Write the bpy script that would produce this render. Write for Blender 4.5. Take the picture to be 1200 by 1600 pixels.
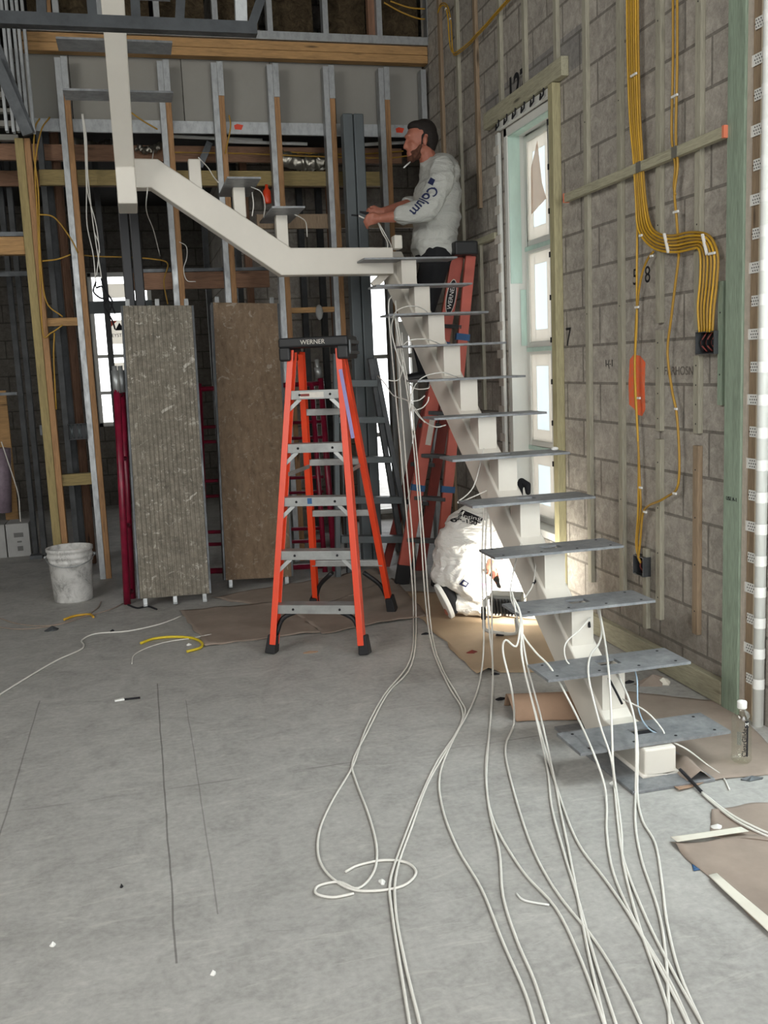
import bpy, bmesh, math, random
from mathutils import Vector, Matrix, noise
from math import sin, cos, pi, sqrt, atan2, radians
random.seed(7)
SC = bpy.context.scene
COL = SC.collection
for _o in list(bpy.data.objects):
    bpy.data.objects.remove(_o)

# ------------------------------------------------------------------ camera
FPX, YAW, PITCH, ROLL, EYE = 1502.78, 0.2435466, -0.15064302, -0.04317668, 1.528
CF = Vector((sin(YAW)*cos(PITCH), cos(YAW)*cos(PITCH), sin(PITCH)))
_r0 = Vector((cos(YAW), -sin(YAW), 0)); _u0 = _r0.cross(CF)
CR = _r0*cos(ROLL) + _u0*sin(ROLL); CU = -_r0*sin(ROLL) + _u0*cos(ROLL)
cam_d = bpy.data.cameras.new('camera'); cam = bpy.data.objects.new('camera', cam_d); COL.objects.link(cam)
cam_d.sensor_fit = 'VERTICAL'; cam_d.sensor_height = 24.0; cam_d.sensor_width = 18.0
cam_d.lens = FPX/1600*24.0; cam_d.clip_start = 0.05; cam_d.clip_end = 200
_m = Matrix((CR, CU, -CF)).transposed().to_4x4(); _m.translation = Vector((0, 0, EYE)); cam.matrix_world = _m
SC.camera = cam

# ------------------------------------------------------------------ light and exposure
SC.view_settings.view_transform = 'Standard'; SC.view_settings.look = 'None'
SC.view_settings.exposure = 0.12; SC.view_settings.gamma = 1.0; SC.view_settings.use_curve_mapping = False
W = bpy.data.worlds.new('overcast_sky'); SC.world = W; W.use_nodes = True
W.node_tree.nodes['Background'].inputs[0].default_value = (0.97, 0.985, 1.0, 1)
W.node_tree.nodes['Background'].inputs[1].default_value = 3.6

def area(name, loc, target, sx, sy, power, color=(1, 1, 1)):
    d = bpy.data.lights.new(name, 'AREA'); d.shape = 'RECTANGLE'; d.size = sx; d.size_y = sy; d.energy = power; d.color = color
    o = bpy.data.objects.new(name, d); COL.objects.link(o); o.location = loc
    o.rotation_euler = (Vector(target)-Vector(loc)).to_track_quat('-Z', 'Y').to_euler(); return o
# daylight: the open bay behind the camera and the doorway on the right; plus a fill light added inside the closed left wall
area('daylight_bay', (1.4, -2.9, 2.6), (0.9, 1.0, 0.0), 3.0, 3.0, 130, (1.0, 0.99, 0.975))
area('fill_high_left', (-4.9, 0.5, 3.9), (1.4, 2.4, 0.4), 4.2, 2.2, 265, (1.0, 0.98, 0.94))
area('daylight_doorway', (2.85, 2.55, 1.7), (0.4, 1.6, 0.0), 0.9, 2.6, 190, (0.98, 1.0, 0.99))

# ------------------------------------------------------------------ picture <-> place helpers
def ray(x, y):
    return CF + CR*((x-600)/FPX) - CU*((y-800)/FPX)
def fl(x, y, z=0.0):
    d = ray(x, y); t = (z-EYE)/d.z; return Vector((0, 0, EYE)) + d*t
def wx(x, y, X):
    d = ray(x, y); return Vector((0, 0, EYE)) + d*(X/d.x)
def at(x, y, Y):
    d = ray(x, y); return Vector((0, 0, EYE)) + d*(Y/d.y)

# ------------------------------------------------------------------ materials
def lin(h):
    h = h.lstrip('#'); v = [int(h[i:i+2], 16)/255 for i in (0, 2, 4)]
    return tuple(c/12.92 if c <= 0.04045 else ((c+0.055)/1.055)**2.4 for c in v) + (1,)
class NT:
    def __init__(s, m): s.m = m; s.t = m.node_tree; s.n = s.t.nodes; s.b = s.n['Principled BSDF']
    def new(s, k, **kw):
        n = s.n.new(k)
        for a, v in kw.items(): setattr(n, a, v)
        return n
    def ln(s, a, b): s.t.links.new(a, b)
    def pos(s, scale=(1, 1, 1), obj=False):
        if obj:
            g = s.new('ShaderNodeTexCoord').outputs['Object']
        else:
            g = s.new('ShaderNodeNewGeometry').outputs['Position']
        mp = s.new('ShaderNodeMapping'); mp.inputs['Scale'].default_value = scale; s.ln(g, mp.inputs['Vector']); return mp.outputs[0]
    def noise(s, vec, scale, detail=4, rough=0.6, dist=0):
        n = s.new('ShaderNodeTexNoise'); n.inputs['Scale'].default_value = scale; n.inputs['Detail'].default_value = detail
        n.inputs['Roughness'].default_value = rough; n.inputs['Distortion'].default_value = dist; s.ln(vec, n.inputs['Vector']); return n.outputs['Fac']
    def ramp(s, fac, stops):
        r = s.new('ShaderNodeValToRGB'); e = r.color_ramp.elements
        while len(e) < len(stops): e.new(0.5)
        for i, (p, c) in enumerate(stops):
            e[i].position = p; e[i].color = c if len(c) == 4 else (*c, 1)
        s.ln(fac, r.inputs[0]); return r.outputs[0]
    def mix(s, fac, a, b, mode='MIX'):
        n = s.new('ShaderNodeMix', data_type='RGBA', blend_type=mode)
        for sock, v in ((n.inputs[0], fac), (n.inputs[6], a), (n.inputs[7], b)):
            if hasattr(v, 'is_linked'): s.ln(v, sock)
            else: sock.default_value = v
        return n.outputs[2]
    def math(s, op, a, b=None):
        n = s.new('ShaderNodeMath', operation=op)
        for sock, v in ((n.inputs[0], a), (n.inputs[1], b)):
            if v is None: continue
            if hasattr(v, 'is_linked'): s.ln(v, sock)
            else: sock.default_value = v
        return n.outputs[0]
    def bump(s, h, strength=0.3, dist=0.01):
        b = s.new('ShaderNodeBump'); b.inputs['Strength'].default_value = strength; b.inputs['Distance'].default_value = dist
        s.ln(h, b.inputs['Height']); s.ln(b.outputs[0], s.b.inputs['Normal'])
    def color(s, c): s.ln(c, s.b.inputs['Base Color'])
def newmat(name, rough=0.6, metal=0.0, spec=0.5):
    m = bpy.data.materials.new(name); m.use_nodes = True; t = NT(m)
    t.b.inputs['Roughness'].default_value = rough; t.b.inputs['Metallic'].default_value = metal
    t.b.inputs['Specular IOR Level'].default_value = spec
    return m, t
def scl(c, k): return (min(c[0]*k, 1), min(c[1]*k, 1), min(c[2]*k, 1), 1)
MATS = {}
def plain(name, h, rough=0.6, metal=0.0, var=0.12, scale=6.0, bump=0.0, spec=0.5, stretch=(1, 1, 1)):
    if name in MATS: return MATS[name]
    m, t = newmat(name, rough, metal, spec); c = lin(h)
    f = t.noise(t.pos(stretch), scale, 5, 0.65)
    t.color(t.ramp(f, [(0.25, scl(c, 1-var*1.6)), (0.75, scl(c, 1+var))]))
    if bump: t.bump(f, bump, 0.01)
    MATS[name] = m; return m
def wood(name, h, axis='z', dark=0.5, knots=True, rough=0.75):
    if name in MATS: return MATS[name]
    m, t = newmat(name, rough); c = lin(h)
    st = {'x': (1.2, 14, 14), 'y': (14, 1.2, 14), 'z': (14, 14, 1.2)}[axis]
    v = t.pos(st); g = t.noise(v, 2.2, 6, 0.6, 1.2)
    base = t.ramp(g, [(0.3, scl(c, 1-dark)), (0.5, c), (0.75, scl(c, 1.2))])
    fine = t.noise(t.pos(tuple(a*5 for a in st)), 3.0, 3, 0.5)
    base = t.mix(0.35, base, t.ramp(fine, [(0.35, scl(c, 0.55)), (0.65, scl(c, 1.25))]))
    if knots:
        vo = t.new('ShaderNodeTexVoronoi'); vo.inputs['Scale'].default_value = 1.0
        ks = {'x': (1.6, 9, 9), 'y': (9, 1.6, 9), 'z': (9, 9, 1.6)}[axis]
        t.ln(t.pos(ks), vo.inputs['Vector'])
        base = t.mix(t.ramp(vo.outputs['Distance'], [(0.05, (1, 1, 1, 1)), (0.12, (0, 0, 0, 1))]), base, scl(c, 0.25))
    t.color(base); t.bump(g, 0.25, 0.004)
    MATS[name] = m; return m
def steel(name, h, rough=0.35, metal=0.9, axis=(1, 1, 1), lo=0.62, hi=1.25):
    if name in MATS: return MATS[name]
    m, t = newmat(name, rough, metal); c = lin(h)
    f = t.noise(t.pos(axis), 9.0, 5, 0.7)
    t.color(t.ramp(f, [(0.3, scl(c, lo)), (0.55, c), (0.8, scl(c, hi))]))
    r = t.ramp(f, [(0.3, (rough+0.2,)*3+(1,)), (0.8, (max(rough-0.1, 0.05),)*3+(1,))]); t.ln(r, t.b.inputs['Roughness'])
    MATS[name] = m; return m

M_wood = wood('stud_pine_v', '#a57d55', 'z'); M_woodx = wood('stud_pine_x', '#ac8657', 'x'); M_woody = wood('stud_pine_y', '#a57d55', 'y')
M_red_woodx = wood('header_pine_x', '#8d6a52', 'x'); M_red_wood = wood('brown_pine_v', '#82604a', 'z')
M_treat = wood('treated_v', '#a19d8c', 'z', 0.25); M_treaty = wood('treated_y', '#a8a48c', 'y', 0.3); M_treatx = wood('treated_x', '#8d7c50', 'x', 0.3)
M_treat_brown = wood('treated_brown_v', '#948068', 'z', 0.3)
M_green = wood('green_treated_v', '#8c9c89', 'z', 0.35)
M_galv = steel('galvanised', '#a9acac', 0.42, 0.7, (3, 3, 1.5), 0.80, 1.12); M_galv_dark = steel('galvanised_dark', '#5d6062', 0.45, 0.7, (1, 1, 1), 0.75, 1.15)
M_alu = plain('aluminium_matt', '#a6a8a6', 0.42, 0.55, 0.15, 14)
M_grey_tube = plain('grey_primer', '#5f6668', 0.5, 0.2, 0.10, 5)
M_cream = plain('cream_primer', '#d9d4c9', 0.5, 0.0, 0.04, 3)
M_plate = None
M_orange = plain('orange_fibreglass', '#dc4320', 0.38, 0, 0.05, 8)
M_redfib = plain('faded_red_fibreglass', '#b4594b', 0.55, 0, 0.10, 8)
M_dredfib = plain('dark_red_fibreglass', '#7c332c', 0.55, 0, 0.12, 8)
M_black = plain('black_plastic', '#17181a', 0.5, 0, 0.15, 12)
M_rubber = plain('black_rubber', '#1d1d1f', 0.8, 0, 0.15, 14)
M_maroon = plain('maroon_paint', '#7d1530', 0.35, 0, 0.35, 9)
M_yellow = plain('yellow_cable', '#c99c2a', 0.45, 0, 0.14, 5); M_yellow2 = plain('ochre_cable', '#a9822a', 0.5, 0, 0.14, 5)
M_orange_cable = plain('orange_cable', '#b0703f', 0.5, 0, 0.1, 5)
M_white_cable = plain('white_cable', '#dcdad2', 0.45, 0, 0.05, 4)
M_blue_cable = plain('pale_blue_cable', '#9fb6c6', 0.45, 0, 0.05, 4)
M_white = plain('white_plastic', '#e4e4df', 0.45, 0, 0.05, 6)
M_white_paint = plain('white_vinyl', '#dfe0da', 0.5, 0, 0.05, 3)
M_teal = plain('teal_wrap', '#c3dcd1', 0.55, 0, 0.12, 3, 0, 0.5, (3, 3, 0.8))
M_kraft = plain('kraft_paper', '#977c66', 0.85, 0, 0.14, 4, 0.15)
M_kraft_grey = plain('dusty_kraft', '#94867a', 0.9, 0, 0.16, 4, 0.15)
M_kraft_tan = plain('tan_paper', '#ab957a', 0.85, 0, 0.08, 4, 0.15)
M_tape = plain('masking_tape', '#d8d4c6', 0.7, 0, 0.05, 8)
M_skin = plain('skin', '#a86a56', 0.55, 0, 0.10, 30)
M_hair = plain('dark_brown_hair', '#1f1712', 0.8, 0, 0.3, 90, 0.4)
M_beard = plain('brown_beard', '#5d3a2a', 0.9, 0, 0.3, 90, 0.4)
M_black_cloth = plain('black_cloth', '#15161a', 0.9, 0, 0.2, 10, 0.2)
M_navy = plain('navy_print', '#20284e', 0.8, 0, 0.05, 10)
M_ink = plain('black_ink', '#15151a', 0.8, 0, 0.05, 10)
M_brick_board = plain('grey_board', '#8f8d86', 0.85, 0, 0.06, 2)
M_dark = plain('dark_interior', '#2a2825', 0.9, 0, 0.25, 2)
M_tape_blue = plain('blue_tape', '#2d5680', 0.7, 0, 0.05, 10)
M_label = plain('paper_label', '#c9c4ba', 0.7, 0, 0.08, 40)

def mk_concrete():
    m, t = newmat('concrete_floor', 0.62, 0, 0.4)
    p = t.pos(); a = t.noise(p, 0.9, 6, 0.65, 0.6); b = t.noise(p, 5.5, 6, 0.7, 0.8); c = t.noise(p, 45, 3, 0.6)
    base = t.ramp(a, [(0.28, lin('#8d8c88')), (0.5, lin('#a4a39e')), (0.72, lin('#b9b8b3'))])
    base = t.mix(0.55, base, t.ramp(b, [(0.3, lin('#82817d')), (0.52, lin('#a5a49f')), (0.72, lin('#b8b7b2'))]))
    base = t.mix(0.25, base, t.ramp(c, [(0.3, lin('#777673')), (0.7, lin('#bdbcb8'))]))
    # trowel smears: stretched noise gives pale and dark swipes
    sm = t.noise(t.pos((1.1, 4.5, 1)), 2.6, 5, 0.7, 2.2)
    base = t.mix(t.math('MULTIPLY', t.ramp(sm, [(0.56, (0, 0, 0, 1)), (0.68, (1, 1, 1, 1))]), 0.4), base, lin('#c3c1ba'))
    sm2 = t.noise(t.pos((1.5, 5.5, 1)), 1.9, 6, 0.75, 2.8)
    base = t.mix(t.math('MULTIPLY', t.ramp(sm2, [(0.60, (0, 0, 0, 1)), (0.74, (1, 1, 1, 1))]), 0.45), base, lin('#6d6c68'))
    g = t.new('ShaderNodeNewGeometry'); sp = t.new('ShaderNodeSeparateXYZ'); t.ln(g.outputs['Position'], sp.inputs[0])
    wob = t.math('MULTIPLY', t.math('SUBTRACT', t.noise(p, 3, 2), 0.5), 0.012)
    for ax, off, w, k, lo, hi in (('X', -0.018, 0.0028, 0.62, 2.4, 4.8), ('X', 0.108, 0.0022, 0.42, 2.6, 4.5), ('X', -0.573, 0.0028, 0.5, 2.4, 4.75)):
        d = t.math('ABSOLUTE', t.math('SUBTRACT', t.math('ADD', sp.outputs[ax], wob), off))
        f = t.math('LESS_THAN', d, w)
        f = t.math('MULTIPLY', f, t.math('MULTIPLY', t.math('GREATER_THAN', sp.outputs['Y'], lo), t.math('LESS_THAN', sp.outputs['Y'], hi)))
        base = t.mix(t.math('MULTIPLY', f, k), base, lin('#4a4744'))
    d = t.math('ABSOLUTE', t.math('SUBTRACT', t.math('ADD', sp.outputs['Y'], t.math('MULTIPLY', wob, 3)), 3.51))
    f = t.math('MULTIPLY', t.math('LESS_THAN', d, 0.006), t.ramp(t.noise(p, 4, 3), [(0.42, (0, 0, 0, 1)), (0.6, (1, 1, 1, 1))]))
    base = t.mix(t.math('MULTIPLY', f, 0.4), base, lin('#5d5b57'))
    t.color(base); t.bump(t.noise(p, 30, 5), 0.08, 0.004)
    t.ln(t.ramp(b, [(0.3, (0.75,)*3), (0.7, (0.5,)*3)]), t.b.inputs['Roughness'])
    return m
M_floor = mk_concrete()

def mk_block(name='concrete_block', k=1.0):
    m, t = newmat(name, 0.92, 0, 0.2)
    g = t.new('ShaderNodeNewGeometry'); sp = t.new('ShaderNodeSeparateXYZ'); t.ln(g.outputs['Position'], sp.inputs[0])
    cb = t.new('ShaderNodeCombineXYZ')
    t.ln(t.math('ADD', sp.outputs['Y'], sp.outputs['X']), cb.inputs[0]); t.ln(t.math('ADD', sp.outputs['Z'], 0.035), cb.inputs[1])
    br = t.new('ShaderNodeTexBrick'); t.ln(cb.outputs[0], br.inputs['Vector'])
    br.inputs['Scale'].default_value = 1; br.inputs['Brick Width'].default_value = 0.4064; br.inputs['Row Height'].default_value = 0.2032
    br.inputs['Mortar Size'].default_value = 0.0075; br.inputs['Mortar Smooth'].default_value = 0.25; br.offset = 0.5
    br.inputs['Color1'].default_value = lin('#aaa49a'); br.inputs['Color2'].default_value = lin('#8a857d'); br.inputs['Mortar'].default_value = lin('#57534e')
    p = t.pos(); n = t.noise(p, 90, 4, 0.8); n2 = t.noise(p, 3.5, 5, 0.7, 0.8)
    c = t.mix(0.42, br.outputs['Color'], t.ramp(n, [(0.32, lin('#4b4843')), (0.68, lin('#bdb7ad'))]))
    c = t.mix(0.33, c, t.ramp(n2, [(0.3, lin('#726d67')), (0.55, lin('#918c84')), (0.75, lin('#b0aaa1'))]))
    n3 = t.noise(p, 16, 5, 0.75, 0.6)
    c = t.mix(0.38, c, t.ramp(n3, [(0.34, lin('#5d5852')), (0.5, lin('#958f86')), (0.66, lin('#bdb7ac'))]))
    # bluish dirt band above the window (lintel) and white mortar smears
    lint = t.math('MULTIPLY', t.math('LESS_THAN', t.math('ABSOLUTE', t.math('SUBTRACT', sp.outputs['Z'], 3.15)), 0.10),
                  t.math('LESS_THAN', t.math('ABSOLUTE', t.math('SUBTRACT', sp.outputs['Y'], 5.62)), 0.72))
    c = t.mix(t.math('MULTIPLY', lint, 0.45), c, lin('#5f6165'))
    c = t.mix(t.math('MULTIPLY', br.outputs['Fac'], 0.55), c, lin('#57534d'))
    sm = t.noise(t.pos((1, 2, 1.2)), 7, 6, 0.8, 1.0)
    c = t.mix(t.math('MULTIPLY', t.ramp(sm, [(0.66, (0, 0, 0, 1)), (0.72, (1, 1, 1, 1))]), 0.5), c, lin('#c5c1b8'))
    # darker courses near the slab, fading out upwards
    low = t.ramp(t.math('ADD', sp.outputs['Z'], t.math('MULTIPLY', n2, 0.55)), [(0.40, (1, 1, 1, 1)), (0.75, (0, 0, 0, 1))])
    c = t.mix(t.math('MULTIPLY', low, 0.42), c, lin('#5b5550'))
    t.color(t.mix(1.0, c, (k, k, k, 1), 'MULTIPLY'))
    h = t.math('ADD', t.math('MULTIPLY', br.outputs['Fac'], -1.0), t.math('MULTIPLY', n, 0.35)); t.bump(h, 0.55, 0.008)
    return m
M_block = mk_block('concrete_block', 1.22); M_block_dark = mk_block('shaded_block', 0.42)  # second one is the same block with back-room shade multiplied into its colour

def mk_plate():
    m, t = newmat('grey_primed_steel_plate', 0.5, 0.25, 0.5)
    p = t.pos(); a = t.noise(p, 5, 6, 0.75, 1.0); b = t.noise(p, 26, 4, 0.7)
    c = t.ramp(a, [(0.28, lin('#5a5d60')), (0.5, lin('#7d8083')), (0.72, lin('#9a9c9d'))])
    c = t.mix(0.3, c, t.ramp(b, [(0.3, lin('#5c5f62')), (0.7, lin('#a7a8a8'))])); t.color(c); t.bump(b, 0.08, 0.002)
    return m
M_plate = mk_plate()

def mk_plank(name, h, lines, spl):
    m, t = newmat(name, 0.85, 0.0, 0.2); c = lin(h)
    p = t.pos(obj=True)
    g = t.noise(t.pos((9, 9, 0.7), True), 4, 6, 0.7, 0.6)
    col = t.ramp(g, [(0.3, scl(c, 0.62)), (0.5, c), (0.75, scl(c, 1.25))])
    a = t.noise(p, 22, 6, 0.8, 0.6); b = t.noise(p, 9, 5, 0.7, 1.2)
    col = t.mix(0.6 if lines else 0.2, col, t.ramp(t.noise(p, 16, 6, 0.85, 0.4), [(0.34, scl(c, 0.4)), (0.52, scl(c, 1.0)), (0.66, scl(c, 1.5))]))
    col = t.mix(t.math('MULTIPLY', t.ramp(a, [(0.57, (0, 0, 0, 1)), (0.62, (1, 1, 1, 1))]), spl), col, lin('#c3bfb2'))
    col = t.mix(t.math('MULTIPLY', t.ramp(b, [(0.635, (0, 0, 0, 1)), (0.65, (1, 1, 1, 1))]), min(1, spl*1.3)), col, lin('#c9c5ba'))
    col = t.mix(t.math('MULTIPLY', t.ramp(t.noise(p, 11, 5, .8), [(0.33, (1, 1, 1, 1)), (0.40, (0, 0, 0, 1))]), 0.35), col, scl(c, 0.4))
    if lines:
        sp = t.new('ShaderNodeSeparateXYZ'); t.ln(p, sp.inputs[0])
        w_ = t.math('SINE', t.math('MULTIPLY', sp.outputs['X'], 2*pi/0.0295))
        col = t.mix(t.math('MULTIPLY', t.ramp(w_, [(0.55, (0, 0, 0, 1)), (0.95, (1, 1, 1, 1))]), 0.5), col, scl(c, 0.38))
    t.color(col); t.bump(a, 0.25, 0.004)
    return m
M_plank_grey = mk_plank('grey_scaffold_deck', '#837d71', True, 0.6)
M_plank_brown = mk_plank('brown_scaffold_deck', '#7d6b58', False, 0.22)

def mk_bucket():
    m, t = newmat('muddy_white_bucket', 0.6); p = t.pos(obj=True); n = t.noise(p, 9, 6, 0.75, 0.8)
    t.color(t.ramp(n, [(0.36, lin('#8d8c88')), (0.47, lin('#bdbcb8')), (0.60, lin('#d3d2ce'))])); t.bump(n, 0.3, 0.006); return m
M_bucket = mk_bucket()

def mk_cloth(name, h, rough=0.85, wr=0.5, sc=7.0, stretch=(1, 1, 2.2)):
    m, t = newmat(name, rough, 0, 0.25); c = lin(h); p = t.pos(stretch)
    n = t.noise(p, sc, 4, 0.55, 1.6); f = t.noise(t.pos(), 240, 2, 0.5)
    t.color(t.ramp(f, [(0.3, scl(c, 0.93)), (0.7, scl(c, 1.04))])); t.bump(n, wr, 0.03); return m
M_shirt = mk_cloth('pale_grey_shirt', '#b9bab4'); M_whites = mk_cloth('white_work_clothes', '#e9e8e2', 0.85, 0.6, 10.0)

def mk_insul():
    m, t = newmat('brown_insulation', 0.95, 0, 0.1); n = t.noise(t.pos(), 14, 6, 0.8, 1.2)
    t.color(t.ramp(n, [(0.3, lin('#2a241b')), (0.5, lin('#4d4232')), (0.75, lin('#6b5e48'))])); t.bump(n, 0.8, 0.03); return m
M_insul = mk_insul()

def mk_glass(name, tint=(1, 1, 1, 1), rough=0.03):
    m = bpy.data.materials.new(name); m.use_nodes = True; n = m.node_tree.nodes; l = m.node_tree.links
    for x in list(n):
        if x.type != 'OUTPUT_MATERIAL': n.remove(x)
    out = [x for x in n if x.type == 'OUTPUT_MATERIAL'][0]
    tr = n.new('ShaderNodeBsdfTransparent'); tr.inputs[0].default_value = tint
    gl = n.new('ShaderNodeBsdfGlossy'); gl.inputs['Roughness'].default_value = rough
    mx = n.new('ShaderNodeMixShader'); mx.inputs[0].default_value = 0.08
    l.new(tr.outputs[0], mx.inputs[1]); l.new(gl.outputs[0], mx.inputs[2]); l.new(mx.outputs[0], out.inputs[0]); return m
M_glass = mk_glass('window_glass')
def mk_film(name, h, trans):
    m = bpy.data.materials.new(name); m.use_nodes = True; n = m.node_tree.nodes; l = m.node_tree.links
    for x in list(n):
        if x.type != 'OUTPUT_MATERIAL': n.remove(x)
    out = [x for x in n if x.type == 'OUTPUT_MATERIAL'][0]
    tr = n.new('ShaderNodeBsdfTransparent'); tr.inputs[0].default_value = (0.9, 0.96, 1, 1)
    tl = n.new('ShaderNodeBsdfTranslucent'); tl.inputs[0].default_value = lin(h)
    df = n.new('ShaderNodeBsdfDiffuse'); df.inputs[0].default_value = lin(h)
    a = n.new('ShaderNodeMixShader'); a.inputs[0].default_value = 0.5; l.new(tl.outputs[0], a.inputs[1]); l.new(df.outputs[0], a.inputs[2])
    b = n.new('ShaderNodeMixShader'); b.inputs[0].default_value = trans; l.new(a.outputs[0], b.inputs[1]); l.new(tr.outputs[0], b.inputs[2])
    l.new(b.outputs[0], out.inputs[0]); return m
M_film = mk_film('cloudy_film', '#eef4f4', 0.25); M_film_brown = mk_film('brown_peeling_film', '#ecdccf', 0.1)
M_film_edge = mk_film('milky_film', '#e6e2da', 0.05)
M_plasticbag = mk_film('clear_plastic_bag', '#cfcfcc', 0.4)

# ------------------------------------------------------------------ mesh helpers
class MB:
    def __init__(s): s.v = []; s.f = []; s.sm = []
    def add(s, vs, fs, smooth=False):
        o = len(s.v); s.v += [Vector(v) for v in vs]; s.f += [tuple(i+o for i in f) for f in fs]; s.sm += [smooth]*len(fs); return s
    def box(s, a, b):
        x0, y0, z0 = a; x1, y1, z1 = b
        return s.add([(x0, y0, z0), (x1, y0, z0), (x1, y1, z0), (x0, y1, z0), (x0, y0, z1), (x1, y0, z1), (x1, y1, z1), (x0, y1, z1)],
                     [(3, 2, 1, 0), (4, 5, 6, 7), (0, 1, 5, 4), (1, 2, 6, 5), (2, 3, 7, 6), (3, 0, 4, 7)])
    def sweep(s, prof, p0, p1, up=(0, 0, 1), prof1=None):
        """closed 2d profile (u sideways, v along up) run from p0 to p1"""
        p0, p1 = Vector(p0), Vector(p1); d = (p1-p0).normalized(); up = Vector(up)
        u = d.cross(up)
        if u.length < 1e-4: u = d.cross(Vector((0, 1, 0)))
        u.normalize(); w = u.cross(d); n = len(prof); q = prof1 or prof
        vs = [p0+u*a+w*b for a, b in prof]+[p1+u*a+w*b for a, b in q]
        fs = [(i, (i+1) % n, n+(i+1) % n, n+i) for i in range(n)]+[tuple(reversed(range(n))), tuple(range(n, 2*n))]
        return s.add(vs, fs)
    def bar(s, p0, p1, w, h, up=(0, 0, 1), w1=None, h1=None):
        a, b = w/2, h/2; P = [(-a, -b), (a, -b), (a, b), (-a, b)]; Q = None
        if w1 is not None: a, b = w1/2, (h1 if h1 is not None else h)/2; Q = [(-a, -b), (a, -b), (a, b), (-a, b)]
        return s.sweep(P, p0, p1, up, Q)
    def chan(s, p0, p1, web, fl_, t=0.003, up=(0, 0, 1)):
        """U channel: web spans u, flanges run along +v"""
        a = web/2; P = [(-a, 0), (a, 0), (a, fl_), (a-t, fl_), (a-t, t), (-a+t, t), (-a+t, fl_), (-a, fl_)]
        return s.sweep(P, p0, p1, up)
    def tube(s, pts, r, n=8, caps=True, r1=None):
        pts = [Vector(p) for p in pts]; m = len(pts); vs = []; prev = None
        for i, p in enumerate(pts):
            d = (pts[min(i+1, m-1)]-pts[max(i-1, 0)]).normalized()
            if prev is None:
                a = Vector((0, 0, 1)) if abs(d.z) < 0.9 else Vector((1, 0, 0)); u = d.cross(a).normalized()
            else:
                u = prev-d*prev.dot(d); u = u.normalized() if u.length > 1e-5 else d.orthogonal().normalized()
            prev = u; w = d.cross(u); rr = r if r1 is None else r+(r1-r)*i/(m-1)
            vs += [p+u*(rr*cos(2*pi*k/n))+w*(rr*sin(2*pi*k/n)) for k in range(n)]
        fs = [(i*n+k, i*n+(k+1) % n, (i+1)*n+(k+1) % n, (i+1)*n+k) for i in range(m-1) for k in range(n)]
        s.add(vs, fs, True)
        if caps:
            o = len(s.v)-len(vs); s.f += [tuple(o+k for k in reversed(range(n))), tuple(o+(m-1)*n+k for k in range(n))]; s.sm += [False, False]
        return s
    def lathe(s, prof, c=(0, 0, 0), n=28, close=False):
        c = Vector(c); m = len(prof)
        vs = [c+Vector((r*cos(2*pi*k/n), r*sin(2*pi*k/n), z)) for r, z in prof for k in range(n)]
        fs = [(i*n+k, i*n+(k+1) % n, (i+1)*n+(k+1) % n, (i+1)*n+k) for i in range(m-1) for k in range(n)]
        return s.add(vs, fs, True)
    def prism(s, poly, vec):
        """extrude a planar 3d polygon along vec"""
        poly = [Vector(p) for p in poly]; vec = Vector(vec); n = len(poly)
        vs = poly+[p+vec for p in poly]
        return s.add(vs, [tuple(range(n)), tuple(reversed(range(n, 2*n)))]+[(i, n+i, n+(i+1) % n, (i+1) % n) for i in range(n)])
    def ball(s, c, r, seg=14, rings=9, rot=None):
        c = Vector(c); r = Vector(r) if hasattr(r, '__len__') else Vector((r, r, r)); vs = []
        for i in range(rings+1):
            th = pi*i/rings
            for k in range(seg):
                v = Vector((r.x*sin(th)*cos(2*pi*k/seg), r.y*sin(th)*sin(2*pi*k/seg), r.z*cos(th)))
                vs.append(c+(rot @ v if rot else v))
        fs = [(i*seg+k, (i+1)*seg+k, (i+1)*seg+(k+1) % seg, i*seg+(k+1) % seg) for i in range(rings) for k in range(seg)]
        return s.add(vs, fs, True)
    def limb(s, pr, step=0.35):
        """overlapping balls along a chain of (point, radius)"""
        for (p, r), (q, t) in zip(pr, pr[1:]):
            p, q = Vector(p), Vector(q); L = (q-p).length; n = max(1, int(L/(min(r, t)*step)))
            for i in range(n+1):
                k = i/n; s.ball(p.lerp(q, k), r+(t-r)*k, 10, 7)
        return s

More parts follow.
